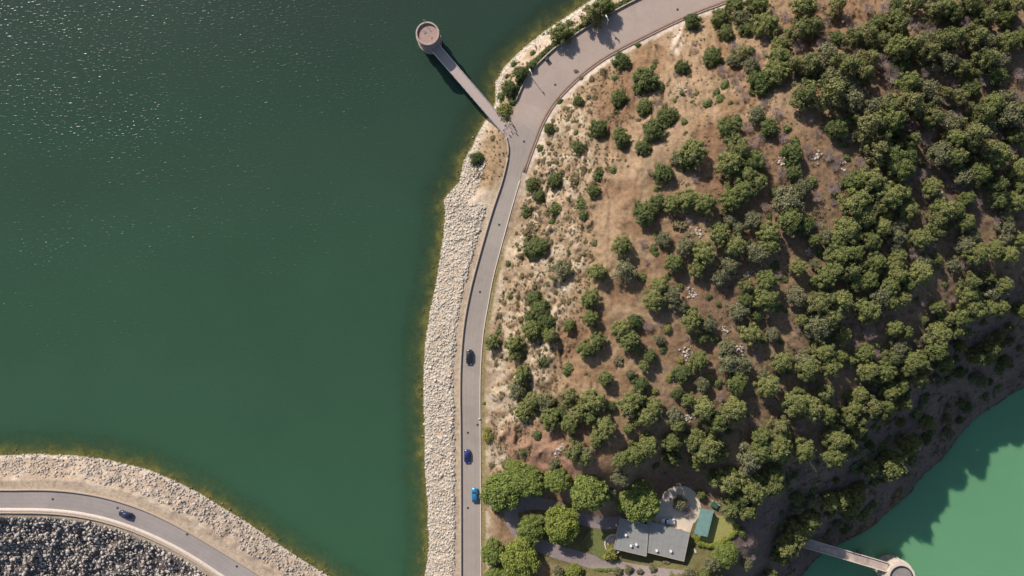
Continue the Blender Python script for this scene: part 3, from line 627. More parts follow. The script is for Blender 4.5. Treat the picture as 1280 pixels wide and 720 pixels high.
REG[(960, 180)] = """510 180 56 p;430 190 44 p;540 30 52 p;625 60 64 o;705 60 58 o;660 130 56 p;440 285 62 p;480 350 54 p;395 430 56 p;345 485 48 p;290 455 38 g;225 480 30 p;540 315 38 g;600 265 56 p;650 245 46 p;700 325 48 p;590 370 40 y;570 415 46 p;510 480 46 p;660 400 38 g;640 460 42 g;555 235 42 g;760 150 46 d;850 50 56 g;930 60 48 p;1080 30 56 p;1135 60 54 p;970 160 52 g;1050 145 52 p;1080 110 34 p;1140 205 46 p;1250 130 52 p;1262 210 46 p;1160 270 44 p;1225 290 48 p;820 220 46 p;790 260 34 d;990 272 38 p;870 330 54 p;935 330 46 p;840 385 46 p;980 390 42 p;840 445 38 p;760 470 50 p;900 425 28 g;805 515 40 d;735 545 42 d;640 515 36 g;650 560 38 p;780 590 44 g;840 580 30 p;640 605 42 p;540 590 46 p;430 535 48 p;350 560 54 p;330 625 54 p;280 665 46 p;400 635 54 p;470 600 38 p;570 625 26 d;500 680 44 p;440 695 44 p;640 655 46 p;760 650 54 p;600 705 46 p;700 700 36 p;930 600 34 g;985 600 32 d;1010 690 42 p;1090 665 32 p;1170 705 42 p;1200 555 46 p;1135 530 42 p;1035 550 54 p;980 500 48 p;1020 450 40 g;1190 410 38 g;1190 360 36 g;1190 470 42 p;1262 480 38 p;1140 385 30 d;1265 360 28 d;235 600 28 g;330 290 24 d;240 320 12 c"""
REG[(480, 180)] = """465 70 38 o;740 200 40 o;775 260 36 o;855 180 46 o;960 175 34 c;718 335 30 s;860 322 32 s;780 345 16 c;815 350 14 c;745 430 42 c;750 520 60 o;790 515 36 o;890 630 58 p;620 597 15 s;845 385 18 s;690 660 14 c;740 655 12 c;780 20 20 s;800 80 16 c;830 50 12 c;690 320 10 c;940 505 12 c;770 660 10 c;680 560 14 c;915 370 12 c;720 560 12 c;895 80 12 c;470 140 14 c"""
REG[(480, 360)] = """540 272 40 p;578 216 20 s;655 285 50 p;665 325 42 p;740 215 52 p;755 60 48 o;785 110 48 o;810 170 44 o;830 240 40 p;735 155 36 o;690 435 42 p;668 510 52 g;800 365 26 s;700 608 52 p;500 575 10 y;745 560 40 p;812 570 56 p;832 655 52 p;885 620 34 o;630 105 8 c;900 70 20 c;520 715 22 y"""
REG[(700, 360)] = """150 55 50 p;155 150 44 p;45 190 36 p;185 268 46 p;130 310 44 p;45 412 32 s;370 165 38 o;305 205 46 p;350 262 50 p;385 305 28 p;470 62 58 p;560 40 46 g;615 90 30 g;655 165 50 p;740 180 44 g;535 205 24 y;495 255 26 p;420 390 30 p;450 345 38 o;290 370 32 c;225 450 38 p;350 430 28 g;405 482 42 o;475 515 18 y;545 450 20 y;610 430 52 o;605 365 17 y;690 365 46 p;590 525 34 o;715 482 46 g;750 450 20 y;640 560 38 p;720 600 56 p;790 665 58 p;830 300 48 g;840 370 58 g;905 380 44 g;710 250 30 p;885 120 42 g;940 55 44 o;950 230 48 p;985 140 34 o;1030 55 56 p;1060 232 38 g;1180 45 50 p;885 470 54 p;1040 490 54 p;1015 430 34 g;1110 370 48 p;1210 160 28 p;1230 400 54 p;870 600 56 p;1170 580 58 p;1095 690 48 p;40 545 44 p;165 565 52 p;90 620 44 p;155 645 38 p;50 680 48 p;230 700 56 p;250 590 30 o;340 590 52 p;385 550 44 p;440 640 48 p;470 595 46 p;570 640 44 g;590 685 34 p;340 705 30 p;385 665 28 p;1200 690 36 d;520 120 28 d;440 190 32 d;800 550 28 d;130 430 12 c;150 440 10 c;20 640 34 o"""
REG[(960, 360)] = """290 60 54 p;240 85 48 p;365 60 56 p;490 110 56 p;560 40 56 p;610 60 46 p;665 50 38 p;720 32 22 d;780 72 24 d;840 90 34 p;1000 30 48 p;1015 90 56 p;1110 20 46 g;1250 112 34 p;955 150 44 p;330 115 48 g;250 190 64 g;305 150 52 p;370 240 38 p;640 152 18 d;560 190 24 d;510 222 42 d;440 282 24 d;630 200 38 p;682 222 34 p;650 295 44 g;850 230 56 p;800 255 36 g;930 212 34 p;830 310 48 p;950 287 32 p;1090 302 42 p;1160 285 18 p;1150 240 26 p;1205 200 22 p;1030 342 38 p;1095 347 32 p;990 420 14 p;480 325 44 p;540 330 32 d;490 410 48 p;570 412 48 p;540 452 34 p;410 362 24 p;360 342 34 p;280 315 48 p;310 390 48 p;180 370 54 g;200 430 38 p;700 370 56 p;745 375 44 p;860 372 44 p;800 392 36 g;650 440 22 p;650 492 40 p;660 565 38 p;655 670 22 p;500 592 54 p;550 632 38 p;390 652 44 p;282 520 44 p;205 600 54 p;290 620 46 p;790 672 32 p;835 460 32 g;225 492 24 d;160 690 26 d;900 590 16 g;1050 430 14 g;860 560 14 c;940 560 12 c;1100 560 14 c"""
REG[(700, 540)] = """70 90 48 p;130 115 48 p;185 35 38 p;300 140 42 p;375 110 54 p;440 65 52 p;560 45 46 p;560 125 52 p;665 35 56 p;735 75 74 p;800 110 48 p;690 145 48 p;945 135 60 g;1005 90 54 p;1080 75 56 p;1110 115 36 p;1210 85 48 p;1100 20 46 p;930 190 38 g;840 240 66 p;765 230 38 p;960 275 64 p;1060 260 54 p;1065 210 44 p;1132 260 28 g;900 325 54 p;860 370 54 p;935 390 46 p;1260 345 40 g;1240 430 48 p;1180 490 56 p;1120 560 52 p;1100 610 36 p;820 620 70 b;770 655 44 p;930 655 28 g;925 565 16 d;1050 712 28 p;598 358 42 g;640 400 38 d;705 315 22 p;390 345 106 b;300 232 52 g;255 312 30 g;250 610 42 y;540 655 20 c;465 685 22 g;400 700 18 g;345 690 24 g;640 710 30 g;720 712 32 p;870 410 14 s;1000 20 46 p"""
REG[(480, 540)] = """600 300 100 b;720 245 84 b;650 190 50 b;612 168 32 g;870 235 76 b;1025 300 98 b;892 462 98 B;735 482 66 b;545 600 66 b;680 635 92 B;550 712 46 b;630 715 48 b;520 25 30 y;765 15 24 s;700 100 20 s;850 155 26 g;730 100 12 c;560 400 14 c;950 700 44 B;870 700 36 g;1000 130 40 p;1170 700 26 g;680 20 14 c"""
REG[(960, 540)] = """330 30 56 p;320 112 54 p;410 62 30 p;425 197 20 p;248 155 14 p;215 340 42 p;295 345 44 p;355 335 44 p;395 365 42 p;430 312 42 p;300 402 22 p;347 460 26 g;460 266 24 p;505 180 40 p;600 155 58 p;690 62 46 p;742 42 22 p;650 312 34 c;475 480 22 c;380 400 26 p;840 100 16 c;740 210 14 c;620 360 16 c"""
names = {'p': 'pine_tree', 'o': 'shrub', 'g': 'olive_tree', 'y': 'yellow_shrub', 'b': 'broadleaf_tree', 'B': 'broadleaf_tree', 's': 'bush', 'c': 'dry_bush', 'd': 'bare_tree'}
cats = {'p': 'tree', 'o': 'shrub', 'g': 'tree', 'y': 'shrub', 'b': 'tree', 'B': 'tree', 's': 'bush', 'c': 'bush', 'd': 'tree'}
words = {'p': 'olive green pine', 'o': 'dark green shrub', 'g': 'greyish green tree', 'y': 'yellow green shrub', 'b': 'broad green tree', 'B': 'bright green tree', 's': 'small dark bush', 'c': 'dry brown bush', 'd': 'bare grey tree'}
groups = {'p': 'pines of the hillside wood', 'o': 'dark shrubs on the hill', 'g': 'greyish trees among the pines', 'y': 'yellow green shrubs', 'b': 'broad trees round the house', 'B': 'broad trees round the house', 's': 'small bushes on the slope', 'c': 'dry bushes on the slope', 'd': 'bare trees in the wood'}
rows = ['at the very top', 'level with the walkway', 'level with the walkway gate', 'a little below the gate', 'well below the gate', 'just above mid height', 'just below mid height', 'level with the black car', 'below the black car', 'level with the indigo car', 'level with the drive', 'at the very bottom']
colsn = [(-1e9, 'by the lake'), (600, 'on the pale slope'), (742, 'on the open hilltop'), (870, 'in the near wood'), (985, 'in the mid wood'), (1100, 'in the right wood'), (1190, 'in the far wood')]
ordn = lambda j: ordw[j] if j < len(ordw) else f'{j+1}th'
ordw = ['first', 'second', 'third', 'fourth', 'fifth', 'sixth', 'seventh', 'eighth', 'ninth', 'tenth', 'eleventh', 'twelfth', '13th', '14th', '15th', '16th']
T = []; seen = set()
for (ox, oy), txt in REG.items():
    for e in txt.split(';'):
        a = e.split(); x = ox+float(a[0])/4; y = oy+float(a[1])/4
        if any(abs(x-u)+abs(y-v) < 5 for u, v, *_ in T if a[3] not in 'sc'): continue
        T.append((x, y, float(a[2])/4, a[3]))
# trees just outside the frame whose crowns and shadows reach in
for _ in range(60):
    x, y = rnd.choice([(rnd.uniform(930, 1400), rnd.uniform(-110, -12)), (rnd.uniform(1292, 1420), rnd.uniform(-60, 420))])
    if all(math.hypot(x-u, y-v) > 17 for u, v, *_ in T): T.append((x, y, rnd.uniform(9, 13), 'p'))
for x, y, r, k in ((640, 735, 16, 'b'), (700, 742, 18, 'b'), (760, 738, 13, 'p'), (820, 735, 13, 'p'), (905, 738, 14, 'p'), (955, 735, 12, 'p'), (870, 745, 14, 'p'), (615, 745, 14, 'b')): T.append((x, y, r, k))
pi = [i for i, t in enumerate(T) if t[3] == 'p' and 0 < t[0] < 1280 and 0 < t[1] < 720]
for i in rnd.sample(pi, max(0, len(pi)-285)): T[i] = T[i][:3]+('g',)  # pines picked at random are made into greyish trees
def free(x, y, m): return all(math.hypot(x-t[0], y-t[1]) > t[2]*.8+m for t in T)
nu = {'c': 0, 'd': 0, 's': 0}
for _ in range(9000):                                 # low growth seen in the gaps
    x, y = rnd.uniform(612, 1275), rnd.uniform(5, 700)
    if not inside(np.array([x]), np.array([y]), HILL)[0] or dist(np.array([x]), np.array([y]), R1R)[0] < 14 or dist(np.array([x]), np.array([y]), TSH)[0] < 60 or inside(np.array([x]), np.array([y]), TW)[0] or dist(np.array([x]), np.array([y]), HOUSE_LINE)[0] < 42: continue
    edge_ = 745 if y < 350 else 745-(y-350)*.45
    if x < edge_: k, r, lim = ('c', rnd.uniform(1.8, 4.2), 150) if rnd.random() < .8 else ('s', rnd.uniform(2, 4.2), 40)
    elif x > 900 and y < 260: k, r, lim = ('d', rnd.uniform(6, 11), 110) if rnd.random() < .6 else ('s', rnd.uniform(3.5, 7), 110)
    elif x > 800: k, r, lim = ('s', rnd.uniform(3, 6), 110) if rnd.random() < .6 else ('d', rnd.uniform(4, 7), 70)
    else: continue
    if nu[k] < lim and free(x, y, r*.45): T.append((x, y, r, k)); nu[k] += 1
for _ in range(600):
    x, y = rnd.uniform(1040, 1272), rnd.uniform(380, 660); q = np.array([x]); p = np.array([y]); t_ = dist(q, p, TSH)[0]
    if 88 < t_ < 135 and not inside(q, p, TW)[0] and free(x, y, 6) and sum(1 for t in T if t[3] == 'p' and 0 < t[0] < 1280 and 0 < t[1] < 720) < 299: T.append((x, y, rnd.uniform(8, 11), 'p'))
nb_ = 0
for _ in range(3000):
    x, y = rnd.uniform(985, 1276), rnd.uniform(400, 705); q = np.array([x]); p = np.array([y])
    if inside(q, p, TW)[0] or dist(q, p, TSH)[0] < 12 or dist(q, p, TSH)[0] > 120 or (x < 1030 and y > 660): continue
    r = rnd.uniform(4, 9)
    if free(x, y, r*.5) and nb_ < 46: T.append((x, y, r, rnd.choice('ogs'))); nb_ += 1
hfac = {'p': (1.7, 1.0), 'o': (1.45, 1.), 'g': (1.45, 1.), 'y': (1., 1.), 'b': (1.15, 1.), 'B': (1.2, 1.), 's': (1., 1.), 'c': (.9, 1.), 'd': (1.3, 1.)}
X = np.array([t[0] for t in T]); Y = np.array([t[1] for t in T]); R = np.array([t[2] for t in T])
hs = np.array([hfac[t[3]][0] for t in T])*np.array([rnd.uniform(.9, 1.12) for _ in T])
hs = np.where((X > 770) & (X < 830) & (Y > 600) & (Y < 650), hs*.88, hs)
dts = dist(X, Y, TSH); hs = np.where((dts > 12) & (dts < 105) & (np.array([t[3] for t in T]) == 'p') & (np.array([q < 1290 for q in X])), hs*1.25, hs)   # tall pines reach up out of the bank's shade
NE = sstep(960, 1050, X)*(1-sstep(150, 260, Y)); R = R*(1+.10*NE); hs = hs*(1+.30*NE)
zg = zfun(X, Y, False); s = (HC-zg)/F; hc = R*s*hs*.62; s2 = (HC-zg-hc)/F; WX = (X-640)*s2; WY = (360-Y)*s2; WZ = project_ground(WX, WY)
cells = {}
for i, (x, y, r, k) in enumerate(T):
    if -14 < x < 1294 and -14 < y < 734:
        c = [n for lim, n in colsn if x >= lim][-1]
        if x < 700 and y > 600 and x > 600: c = 'beside the long road'
        if 700 <= x < 870 and y > 600: c = 'near the house'
        row = rows[max(0, min(11, int(y//60)))]; cells.setdefault((c, row, k), []).append((x, i))
lab = {}
for (c, row, k), L in cells.items():
    L.sort()
    for j, (x, i) in enumerate(L):
        lab[i] = f"{words[k]} {c} {row}, {ordn(j)} from left" if len(L) > 1 else f"the only {words[k]} {c} {row}"
for i, (x, y, r, k) in enumerate(T):
    Rm = R[i]*s2[i]*rnd.uniform(.96, 1.1)*(1.1 if x > 900 and k in 'pg' else 1.)
    if not (-14 < x < 1294 and -14 < y < 734): lb = f"{words[k]} standing just beyond the edge of the view"
    else: lb = lab[i]
    th = thing(names[k], lb, cats[k], (WX[i], WY[i], WZ[i]-.05), rnd.uniform(0, 6.28), groups[k])
    sx = Rm*rnd.uniform(.92, 1.08); sy = Rm*rnd.uniform(.92, 1.08)
    hz = Rm*hs[i]/1.15
    cr = link('crown' if k not in 'scd' else ('branches' if k == 'd' else 'foliage'), rnd.choice(PROTO['n' if k == 'p' and (x > 1000 and y < 190 and rnd.random() < .75 or rnd.random() < .12) else k]), th); cr.scale = (sx, sy, hz)
    if k == 'd': cr.scale = (Rm*1.0, Rm*1.0, hz*.85)
    t_ = link('trunk', TR_D if k == 'd' else (TR_S if k in 'scyo' else rnd.choice(TR_P)), th); t_.scale = (Rm, Rm, hz)
NTREES = len(T); print('trees', NTREES, {k: sum(1 for t in T if t[3] == k) for k in names})

# dry scrub that nobody could count, on the slopes
def tufts(name, x, y, rr, mat, per=26):
    z = zfun(x, y); s = (HC-z)/F; P = np.stack([(x-640)*s, (360-y)*s, z], 1); n = len(x); Rr = rng.uniform(rr[0], rr[1], n)
    C = np.repeat(P, per, 0); r = np.repeat(Rr, per); d = rng.normal(size=(n*per, 3)); d[:, 2] = np.abs(d[:, 2]); d /= np.linalg.norm(d, axis=1)[:, None]
    p = C+d*(r*rng.uniform(.3, 1., n*per))[:, None]; u = rng.normal(size=(n*per, 3)); u /= np.linalg.norm(u, axis=1)[:, None]; v = np.cross(u, d); sz = (r*.42)[:, None]
    V = np.stack([p-u*sz, p+v*sz, p+u*sz], 1).reshape(-1, 3); o = link(name, mesh_np(name, V, np.arange(3*n*per).reshape(-1, 3), M[mat])); o['kind'] = 'stuff'; return o
def hillcond(x, y, lo=.45, seed=101):
    return inside(x, y, HILL) & (dist(x, y, R1R) > 13) & (~inside(x, y, TW)) & (dist(x, y, HOUSE_LINE) > 34) & (fbm(x/16., y/16., seed, 3)*.7+rng.uniform(0, .6, np.shape(x)) > lo+.25)
x, y = scatter(lambda x, y: hillcond(x, y, .46) & (x < np.interp(y, [0, 60, 130, 200, 250, 330, 400, 470, 540, 640], [800, 770, 790, 775, 745, 740, 735, 710, 670, 640])), 20000, 600, 800, 0, 640); tufts('dry_scrub', x, y, (.16, .5), 'scrub')
x, y = scatter(lambda x, y: hillcond(x, y, .5, 103) & (x+(300-y)*.25 > 860), 26000, 740, 1290, -10, 720); tufts('undergrowth', x, y, (.15, .55), 'scrub', 20)
x, y = scatter(lambda x, y: inside(x, y, HILL) & (dist(x, y, TSH) < 120) & (~inside(x, y, TW)) & (fbm(x/20., y/20., 107, 3) > .5), 2600, 980, 1300, 380, 720); tufts('bank_scrub', x, y, (.3, 1.0), 'grey', 20)
x, y = scatter(lambda x, y: (~inside(x, y, LAKE)) & (~inside(x, y, HILL)) & (~inside(x, y, ROAD1)) & (dist(x, y, SHORE1) > 7) & (y < 225) & (dist(x, y, R1L) < 46) & (fbm(x/14., y/14., 109, 3)+rng.uniform(-.2, .2, np.shape(x)) > .52), 5200, 590, 800, -20, 225); tufts('spit_scrub', x, y, (.14, .5), 'scrub')
x, y = scatter(lambda x, y: inside(x, y, HILL) & (dist(x, y, R1R) > 1.5) & (dist(x, y, R1R) < 7) & (y > 300), 5200, 596, 640, 300, 730); tufts('verge_grass', x, y, (.08, .2), 'yellow', 10)
x, y = scatter(lambda x, y: (~inside(x, y, LAKE)) & (~inside(x, y, ROAD1)) & (~inside(x, y, HILL)) & (dist(x, y, R1L) > 2.5) & (dist(x, y, R1L) < 7.5) & (y < 130), 30000, 620, 830, -20, 130); tufts('wall_hedge', x, y, (.35, .85), 'oak', 22)

# ------------------------------------------------------------------ round intake tower and walkway
tc_ = W(534.2, 41.5, 11.2); TRD = 14.6*(HC-11.2)/F
tw = thing('intake_tower', 'round concrete intake tower standing in the green lake', 'tower', (tc_[0], tc_[1], 0))
m = MB(); m.ring((0, 0), TRD-.12, TRD-.7, -8, 9.75, 64); m.done('shaft', M['conc_grey'], tw, True)
m = MB(); m.ring((0, 0), TRD, TRD-.42, 9.6, 11.25, 64); m.done('parapet', M['conc'], tw)
m = MB(); m.cyl((0, 0, 10.3), TRD-.43, TRD-.43, .5, 64); m.done('roof', M['roofgravel'], tw)
m = MB(); m.box((-.8, .6, 10.62), (.9, .9, .14), .5).box((1.2, -1.1, 10.6), (.5, .5, .1), .2); m.done('hatch', M['conc_grey'], tw)
m = MB(); m.ring((0, 0), TRD+.18, TRD-.05, 3.4, 3.9, 64).ring((0, 0), TRD+.18, TRD-.05, 8.6, 8.9, 64); m.done('band', M['conc'], tw)
m = MB(); m.tube((-1, TRD-.1, 10), (-1, TRD-.1, 13.2), .06).tube((-1, TRD-.1, 12.9), (-.4, TRD-.1, 12.9), .04); m.done('mast', M['galv'], tw)
p0 = Vector(W(546, 62, 5.1)); p1 = Vector(W(638.5, 169, 5.1)); dv = (p1-p0); LN = dv.length; ang = math.atan2(dv.y, dv.x)
p1 = Vector((p1.x, p1.y, 5.1)); wk = thing('walkway', 'long straight concrete walkway joining the intake tower to the shore', 'bridge', (p0.x, p0.y, 0), ang)
WW = 3.05
m = MB(); m.box((LN/2-1, 0, 4.85), (LN+2.4, WW, .42)); m.done('deck', M['conc_deck'], wk)
m = MB(); m.box((LN/2-1, -.95, 4.3), (LN+1.6, .3, .8)).box((LN/2-1, .95, 4.3), (LN+1.6, .3, .8)); m.done('beam', M['conc_grey'], wk)
for sgn in (-1, 1):
    m = MB(); m.box((LN/2-1, sgn*(WW/2-.09), 5.13), (LN+2.2, .16, .16)); m.done('kerb', M['conc_pale'], wk)
    m = MB(); k = 0.
    while k < LN-.5: m.tube((k, sgn*(WW/2-.1), 5.1), (k, sgn*(WW/2-.1), 6.1), .028, seg=5); k += 1.8
    for zz in (5.6, 6.1): m.tube((0, sgn*(WW/2-.1), zz), (LN-.6, sgn*(WW/2-.1), zz), .025, seg=5)
    m.done('railing', M['galv'], wk)
for k in (9, 18, 27):
    m = MB(); m.cyl((k, 0, -2), .55, .5, 12, 16).box((k, 0, 4.0), (.9, 2.4, .5)); m.done('pier', M['conc_grey'], wk)
# gate at the shore end
g0 = Vector(W(633, 160, 5)); gt_ = thing('metal_gate', 'metal bar gate where the walkway meets the road', 'gate', (g0.x+.4, g0.y+.3, 5.0), ang+math.pi/2)
m = MB(); m.box((-1.7, 0, .7), (.14, .14, 1.5)).box((1.7, 0, .7), (.14, .14, 1.5)); m.done('post', M['darkmetal'], gt_)
m = MB()
for i in range(9): m.tube((-1.5+i*.375, 0, .1), (-1.5+i*.375, 0, 1.3), .02, seg=5)
m.tube((-1.6, 0, .15), (1.6, 0, .15), .03).tube((-1.6, 0, 1.3), (1.6, 0, 1.3), .03); m.done('panel', M['darkmetal'], gt_)
bx = [(639.5, 165), (644, 162), (641, 157), (637, 169), (645.5, 167)]
bl = ['squat dark bollard nearest the gate', 'squat dark bollard right of the gate', 'squat dark bollard above the gate by the shrubs', 'squat dark bollard at the walkway corner below the gate', 'squat dark bollard farthest into the road from the gate']
for (x, y), l in zip(bx, bl):
    q = W(x, y, ZR); t = tag(MB().cyl((0, 0, .35), .16, .13, .72, 12).cyl((0, 0, .74), .15, .05, .1, 12).done('bollard', M['darkmetal']), l, 'bollard', 'bollards by the gate'); t.location = q

# ------------------------------------------------------------------ spillway tower with its bridge, lower right
tq = W(1127, 722, -12.2); RQ = 17.5*(HC+12.2)/F
st = thing('spillway_tower', 'pale round spillway tower in the turquoise water', 'tower', (tq[0], tq[1], ZT))
m = MB(); m.ring((0, 0), RQ, RQ-.9, -6, 9.6, 64); m.done('shaft', M['conc_pale'], st, False)
m = MB(); m.cyl((0, 0, 9.0), RQ-.85, RQ-.85, .6, 64); m.done('cap', M['conc_grey'], st)
m = MB(); m.ring((0, 0), RQ-.75, RQ-1.0, 9.0, 9.85, 64); m.done('rim', M['darkmetal'], st)
m = MB()
for i in range(16):
    a = i*math.pi/8; m.box((math.cos(a)*(RQ+.1), math.sin(a)*(RQ+.1), 3.6), (.22, .22, 11.5), a)
m.done('buttress', M['conc_pale'], st)
m = MB(); m.ring((0, 0), RQ+.5, RQ-.02, 6.2, 6.9, 64); m.done('collar', M['conc_pale'], st)
q0 = Vector(W(998, 676, -13.6)); q1 = Vector(W(1106, 708, -13.6)); dv = q1-q0; LN2 = dv.length; an2 = math.atan2(dv.y, dv.x)
br = thing('spillway_bridge', 'short stained concrete bridge from the wooded bank to the spillway tower', 'bridge', (q0.x, q0.y, ZT), an2)
m2 = simple('stained_deck', alb(188, 166, 150), .9, .45, .45)
m = MB(); m.box((LN2/2, 0, 8.1), (LN2+2, 3.0, .5)); m.done('deck', m2, br)
for sgn in (-1, 1):
    m = MB(); m.box((LN2/2, sgn*1.45, 8.62), (LN2+1.6, .2, .55)); m.done('parapet', M['conc_pale'], br)
for k in (LN2*.45, LN2*.8):
    m = MB(); m.box((k, 0, 1.4), (1., 2.4, 12.9)); m.done('pier', M['conc_grey'], br)

# ------------------------------------------------------------------ house, shed, garden
Z0 = 6.4
def local(px, py, z, o): q = W(px, py, z); return (q[0]-o[0], q[1]-o[1])
ho = W(812, 675, Z0)
hs_ = thing('house', 'flat roofed house with grey roof below the turning circle', 'house', (ho[0], ho[1], Z0))
wb = [(776, 647.5), (810.5, 656), (807.5, 695.6), (767, 686)]; eb = [(809.5, 651), (862.5, 665.8), (855, 702), (804.5, 689.5)]
def inset(p, d):
    cx = sum(a for a, b in p)/4; cy = sum(b for a, b in p)/4; out = []
    for a, b in p: L = math.hypot(a-cx, b-cy); out.append((a-(a-cx)/L*d, b-(b-cy)/L*d))
    return out
for poly, hh in ((wb, 3.35), (eb, 3.05)):
    P = [local(a, b, Z0+hh, ho) for a, b in poly]; Pi = inset(P, .45)
    m = MB(); m.prism(Pi[::-1], -1.2, hh-.25); m.done('wall', M['render'], hs_)
    m = MB(); m.prism(P[::-1], hh-.25, hh); rf = m.done('roof', M['membrane'], hs_)
    m = MB()
    for i in range(4):
        a = Vector(P[i]); b = Vector(P[(i+1) % 4]); d = b-a; c = (a+b)/2; n_ = Vector((-d.y, d.x)).normalized(); 
        if n_.dot(-c) < 0: n_ = -n_
        c = c+n_*.07; m.box((c.x, c.y, hh+.05), (d.length-(.3 if i % 2 else 0), .14, .13), math.atan2(d.y, d.x))
    m.done('coping', M['conc'], rf)
    m = MB(); a0, b0_, c0_, d0 = [Vector(p) for p in inset(P, .35)]
    for k in range(1, 7):
        u = a0.lerp(b0_, k/7); v = d0.lerp(c0_, k/7); c = (u+v)/2; dd = v-u; m.box((c.x, c.y, hh+.012), (dd.length, .06, .02), math.atan2(dd.y, dd.x))
    u = a0.lerp(d0, .55); v = b0_.lerp(c0_, .55); c = (u+v)/2; dd = v-u; m.box((c.x, c.y, hh+.03), (dd.length, .06, .02), math.atan2(dd.y, dd.x))
    m.done('seam', M['conc_grey'], rf)
    # windows and a door on every wall
    for i in range(4):
        a = Vector(Pi[i]); b = Vector(Pi[(i+1) % 4]); d = b-a; an = math.atan2(d.y, d.x); n_ = Vector((-d.y, d.x)).normalized()
        if n_.dot((a+b)/2-sum((Vector(p) for p in Pi), Vector((0, 0)))/4) < 0: n_ = -n_
        nw = max(2, int(d.length/3.2))
        for k in range(nw):
            c = a+d*((k+.5)/nw)+n_*.02
            fr = MB().box((c.x, c.y, 1.55), (1.35, .12, 1.25), an).done('window', M['white'], hs_); c2 = c+n_*.05
            MB().box((c2.x, c2.y, 1.55), (1.15, .06, 1.05), an).done('pane', M['glass'], fr)
P = local(763, 679, Z0, ho); struct(link('bay', None)) if False else None
m = MB(); m.cyl((P[0]+1.0, P[1], .15), 2.9, 2.9, .7, 32); m.done('terrace', M['conc'], hs_)
m = MB(); m.ring((P[0]+1.0, P[1]), 2.9, 2.6, .4, 1.0, 32); m.done('terrace_wall', M['conc_pale'], hs_)
for i, (x, y) in enumerate([(782, 668), (788.3, 681.5), (795, 680), (820.3, 687.5), (838, 688.3)]):
    zt = 3.35 if i < 3 else 3.05; P = local(x, y, Z0+zt, ho)
    m = MB(); m.box((P[0], P[1], zt+.35), (.42, .42, .75)).box((P[0], P[1], zt+.78), (.62, .62, .1)); m.done('chimney', M['white'], hs_)
m = MB(); a = local(789, 681, Z0+3.35, ho); b = local(796, 681, Z0+3.35, ho); m.tube((a[0], a[1], 3.55), (b[0], b[1], 3.55), .09); m.done('pipe', M['galv'], hs_)
so = W(880, 653, Z0); sh = thing('shed', 'open shed with teal metal roof between gravel and lawn', 'shed', (so[0], so[1], Z0))
P = [local(a, b, Z0+2.9, so) for a, b in [(876, 635.6), (892.5, 638), (884.2, 671.2), (867.5, 667.5)]]
m = MB(); vs = []
nb = 26; a, b, c, d = [Vector(p) for p in P]
for i in range(nb+1):
    f = i/nb; u = a.lerp(d, f); v = b.lerp(c, f); e = .018*(i % 2)
    vs.append((m.b.verts.new((u.x, u.y, 2.75+e)), m.b.verts.new((v.x, v.y, 2.95+e))))
for i in range(nb): m.b.faces.new((vs[i][0], vs[i][1], vs[i+1][1], vs[i+1][0]))
bmesh.ops.solidify(m.b, geom=m.b.faces[:], thickness=.06); m.done('roof', M['teal'], sh)
Pi = inset(P, .5)
for p in Pi: m = MB(); m.box((p[0], p[1], 1.2), (.18, .18, 2.9)); m.done('post', M['wood'], sh)
m = MB(); a = Vector(Pi[1]); b = Vector(Pi[2]); dd = b-a; c = (a+b)/2; m.box((c.x, c.y, 1.2), (dd.length, .1, 2.6), math.atan2(dd.y, dd.x)); m.done('back_wall', M['wood'], sh)
def hedge(label, pts, wid, h, mat, name='hedge'):
    pts = smooth(pts, 2); V = []; q = []
    n = int(sum(math.hypot(b[0]-a[0], b[1]-a[1]) for a, b in zip(pts[:-1], pts[1:]))*.24*3); C = []; Rc = []
    tot = np.r_[0, np.cumsum([math.hypot(b[0]-a[0], b[1]-a[1]) for a, b in zip(pts[:-1], pts[1:])])]; PT = np.array(pts)
    for k in range(n):
        t = tot[-1]*k/n; x = np.interp(t, tot, PT[:, 0]); y = np.interp(t, tot, PT[:, 1]); p = W(x, y, Z0); C.append((p[0]+rng.uniform(-.2, .2)*wid, p[1]+rng.uniform(-.2, .2)*wid, Z0+h*.55+rng.uniform(-.1, .1))); Rc.append(max(wid, h)*.5*rng.uniform(.85, 1.1))
    C = np.array(C); Rc = np.array(Rc); c0 = C.mean(0); c0[2] = Z0; V1, F1 = leaves(C-c0, Rc, n*90, .13); nn = len(C)
    Vc = IV[None]*(Rc*.85)[:, None, None]+(C-c0)[:, None, :]; Fc = (IF[None]+(np.arange(nn)*len(IV))[:, None, None]).reshape(-1, 3)
    T_ = np.concatenate([F1[:, [0, 1, 2]], F1[:, [0, 2, 3]], Fc+len(V1)])
    return tag(link(name, mesh_np(name, np.concatenate([V1, Vc.reshape(-1, 3)]), T_, M[mat]), None, tuple(c0)), label, 'hedge')
hedge('curved clipped hedge round the lawn beside the shed', [(867, 671), (875, 680), (890, 682), (905, 674), (919, 666), (922, 655)], 1.0, 1.1, 'hedge')
hedge('dark hedge row along the garden below the house', [(745, 712), (775, 712), (800, 716), (845, 719)], .9, .9, 'broad')
th = thing('flowering_bush', 'bright magenta flowering bush below the house', 'bush', (*W(834, 711, Z0+1)[:2], Z0)); cm = crown_mesh('blossom', 'magenta', 8, 700, .13, .4, .3, .9); c = link('blossom', cm, th); c.scale = (1.7, .9, 1.3)
t_ = link('trunk', TR_S, th)
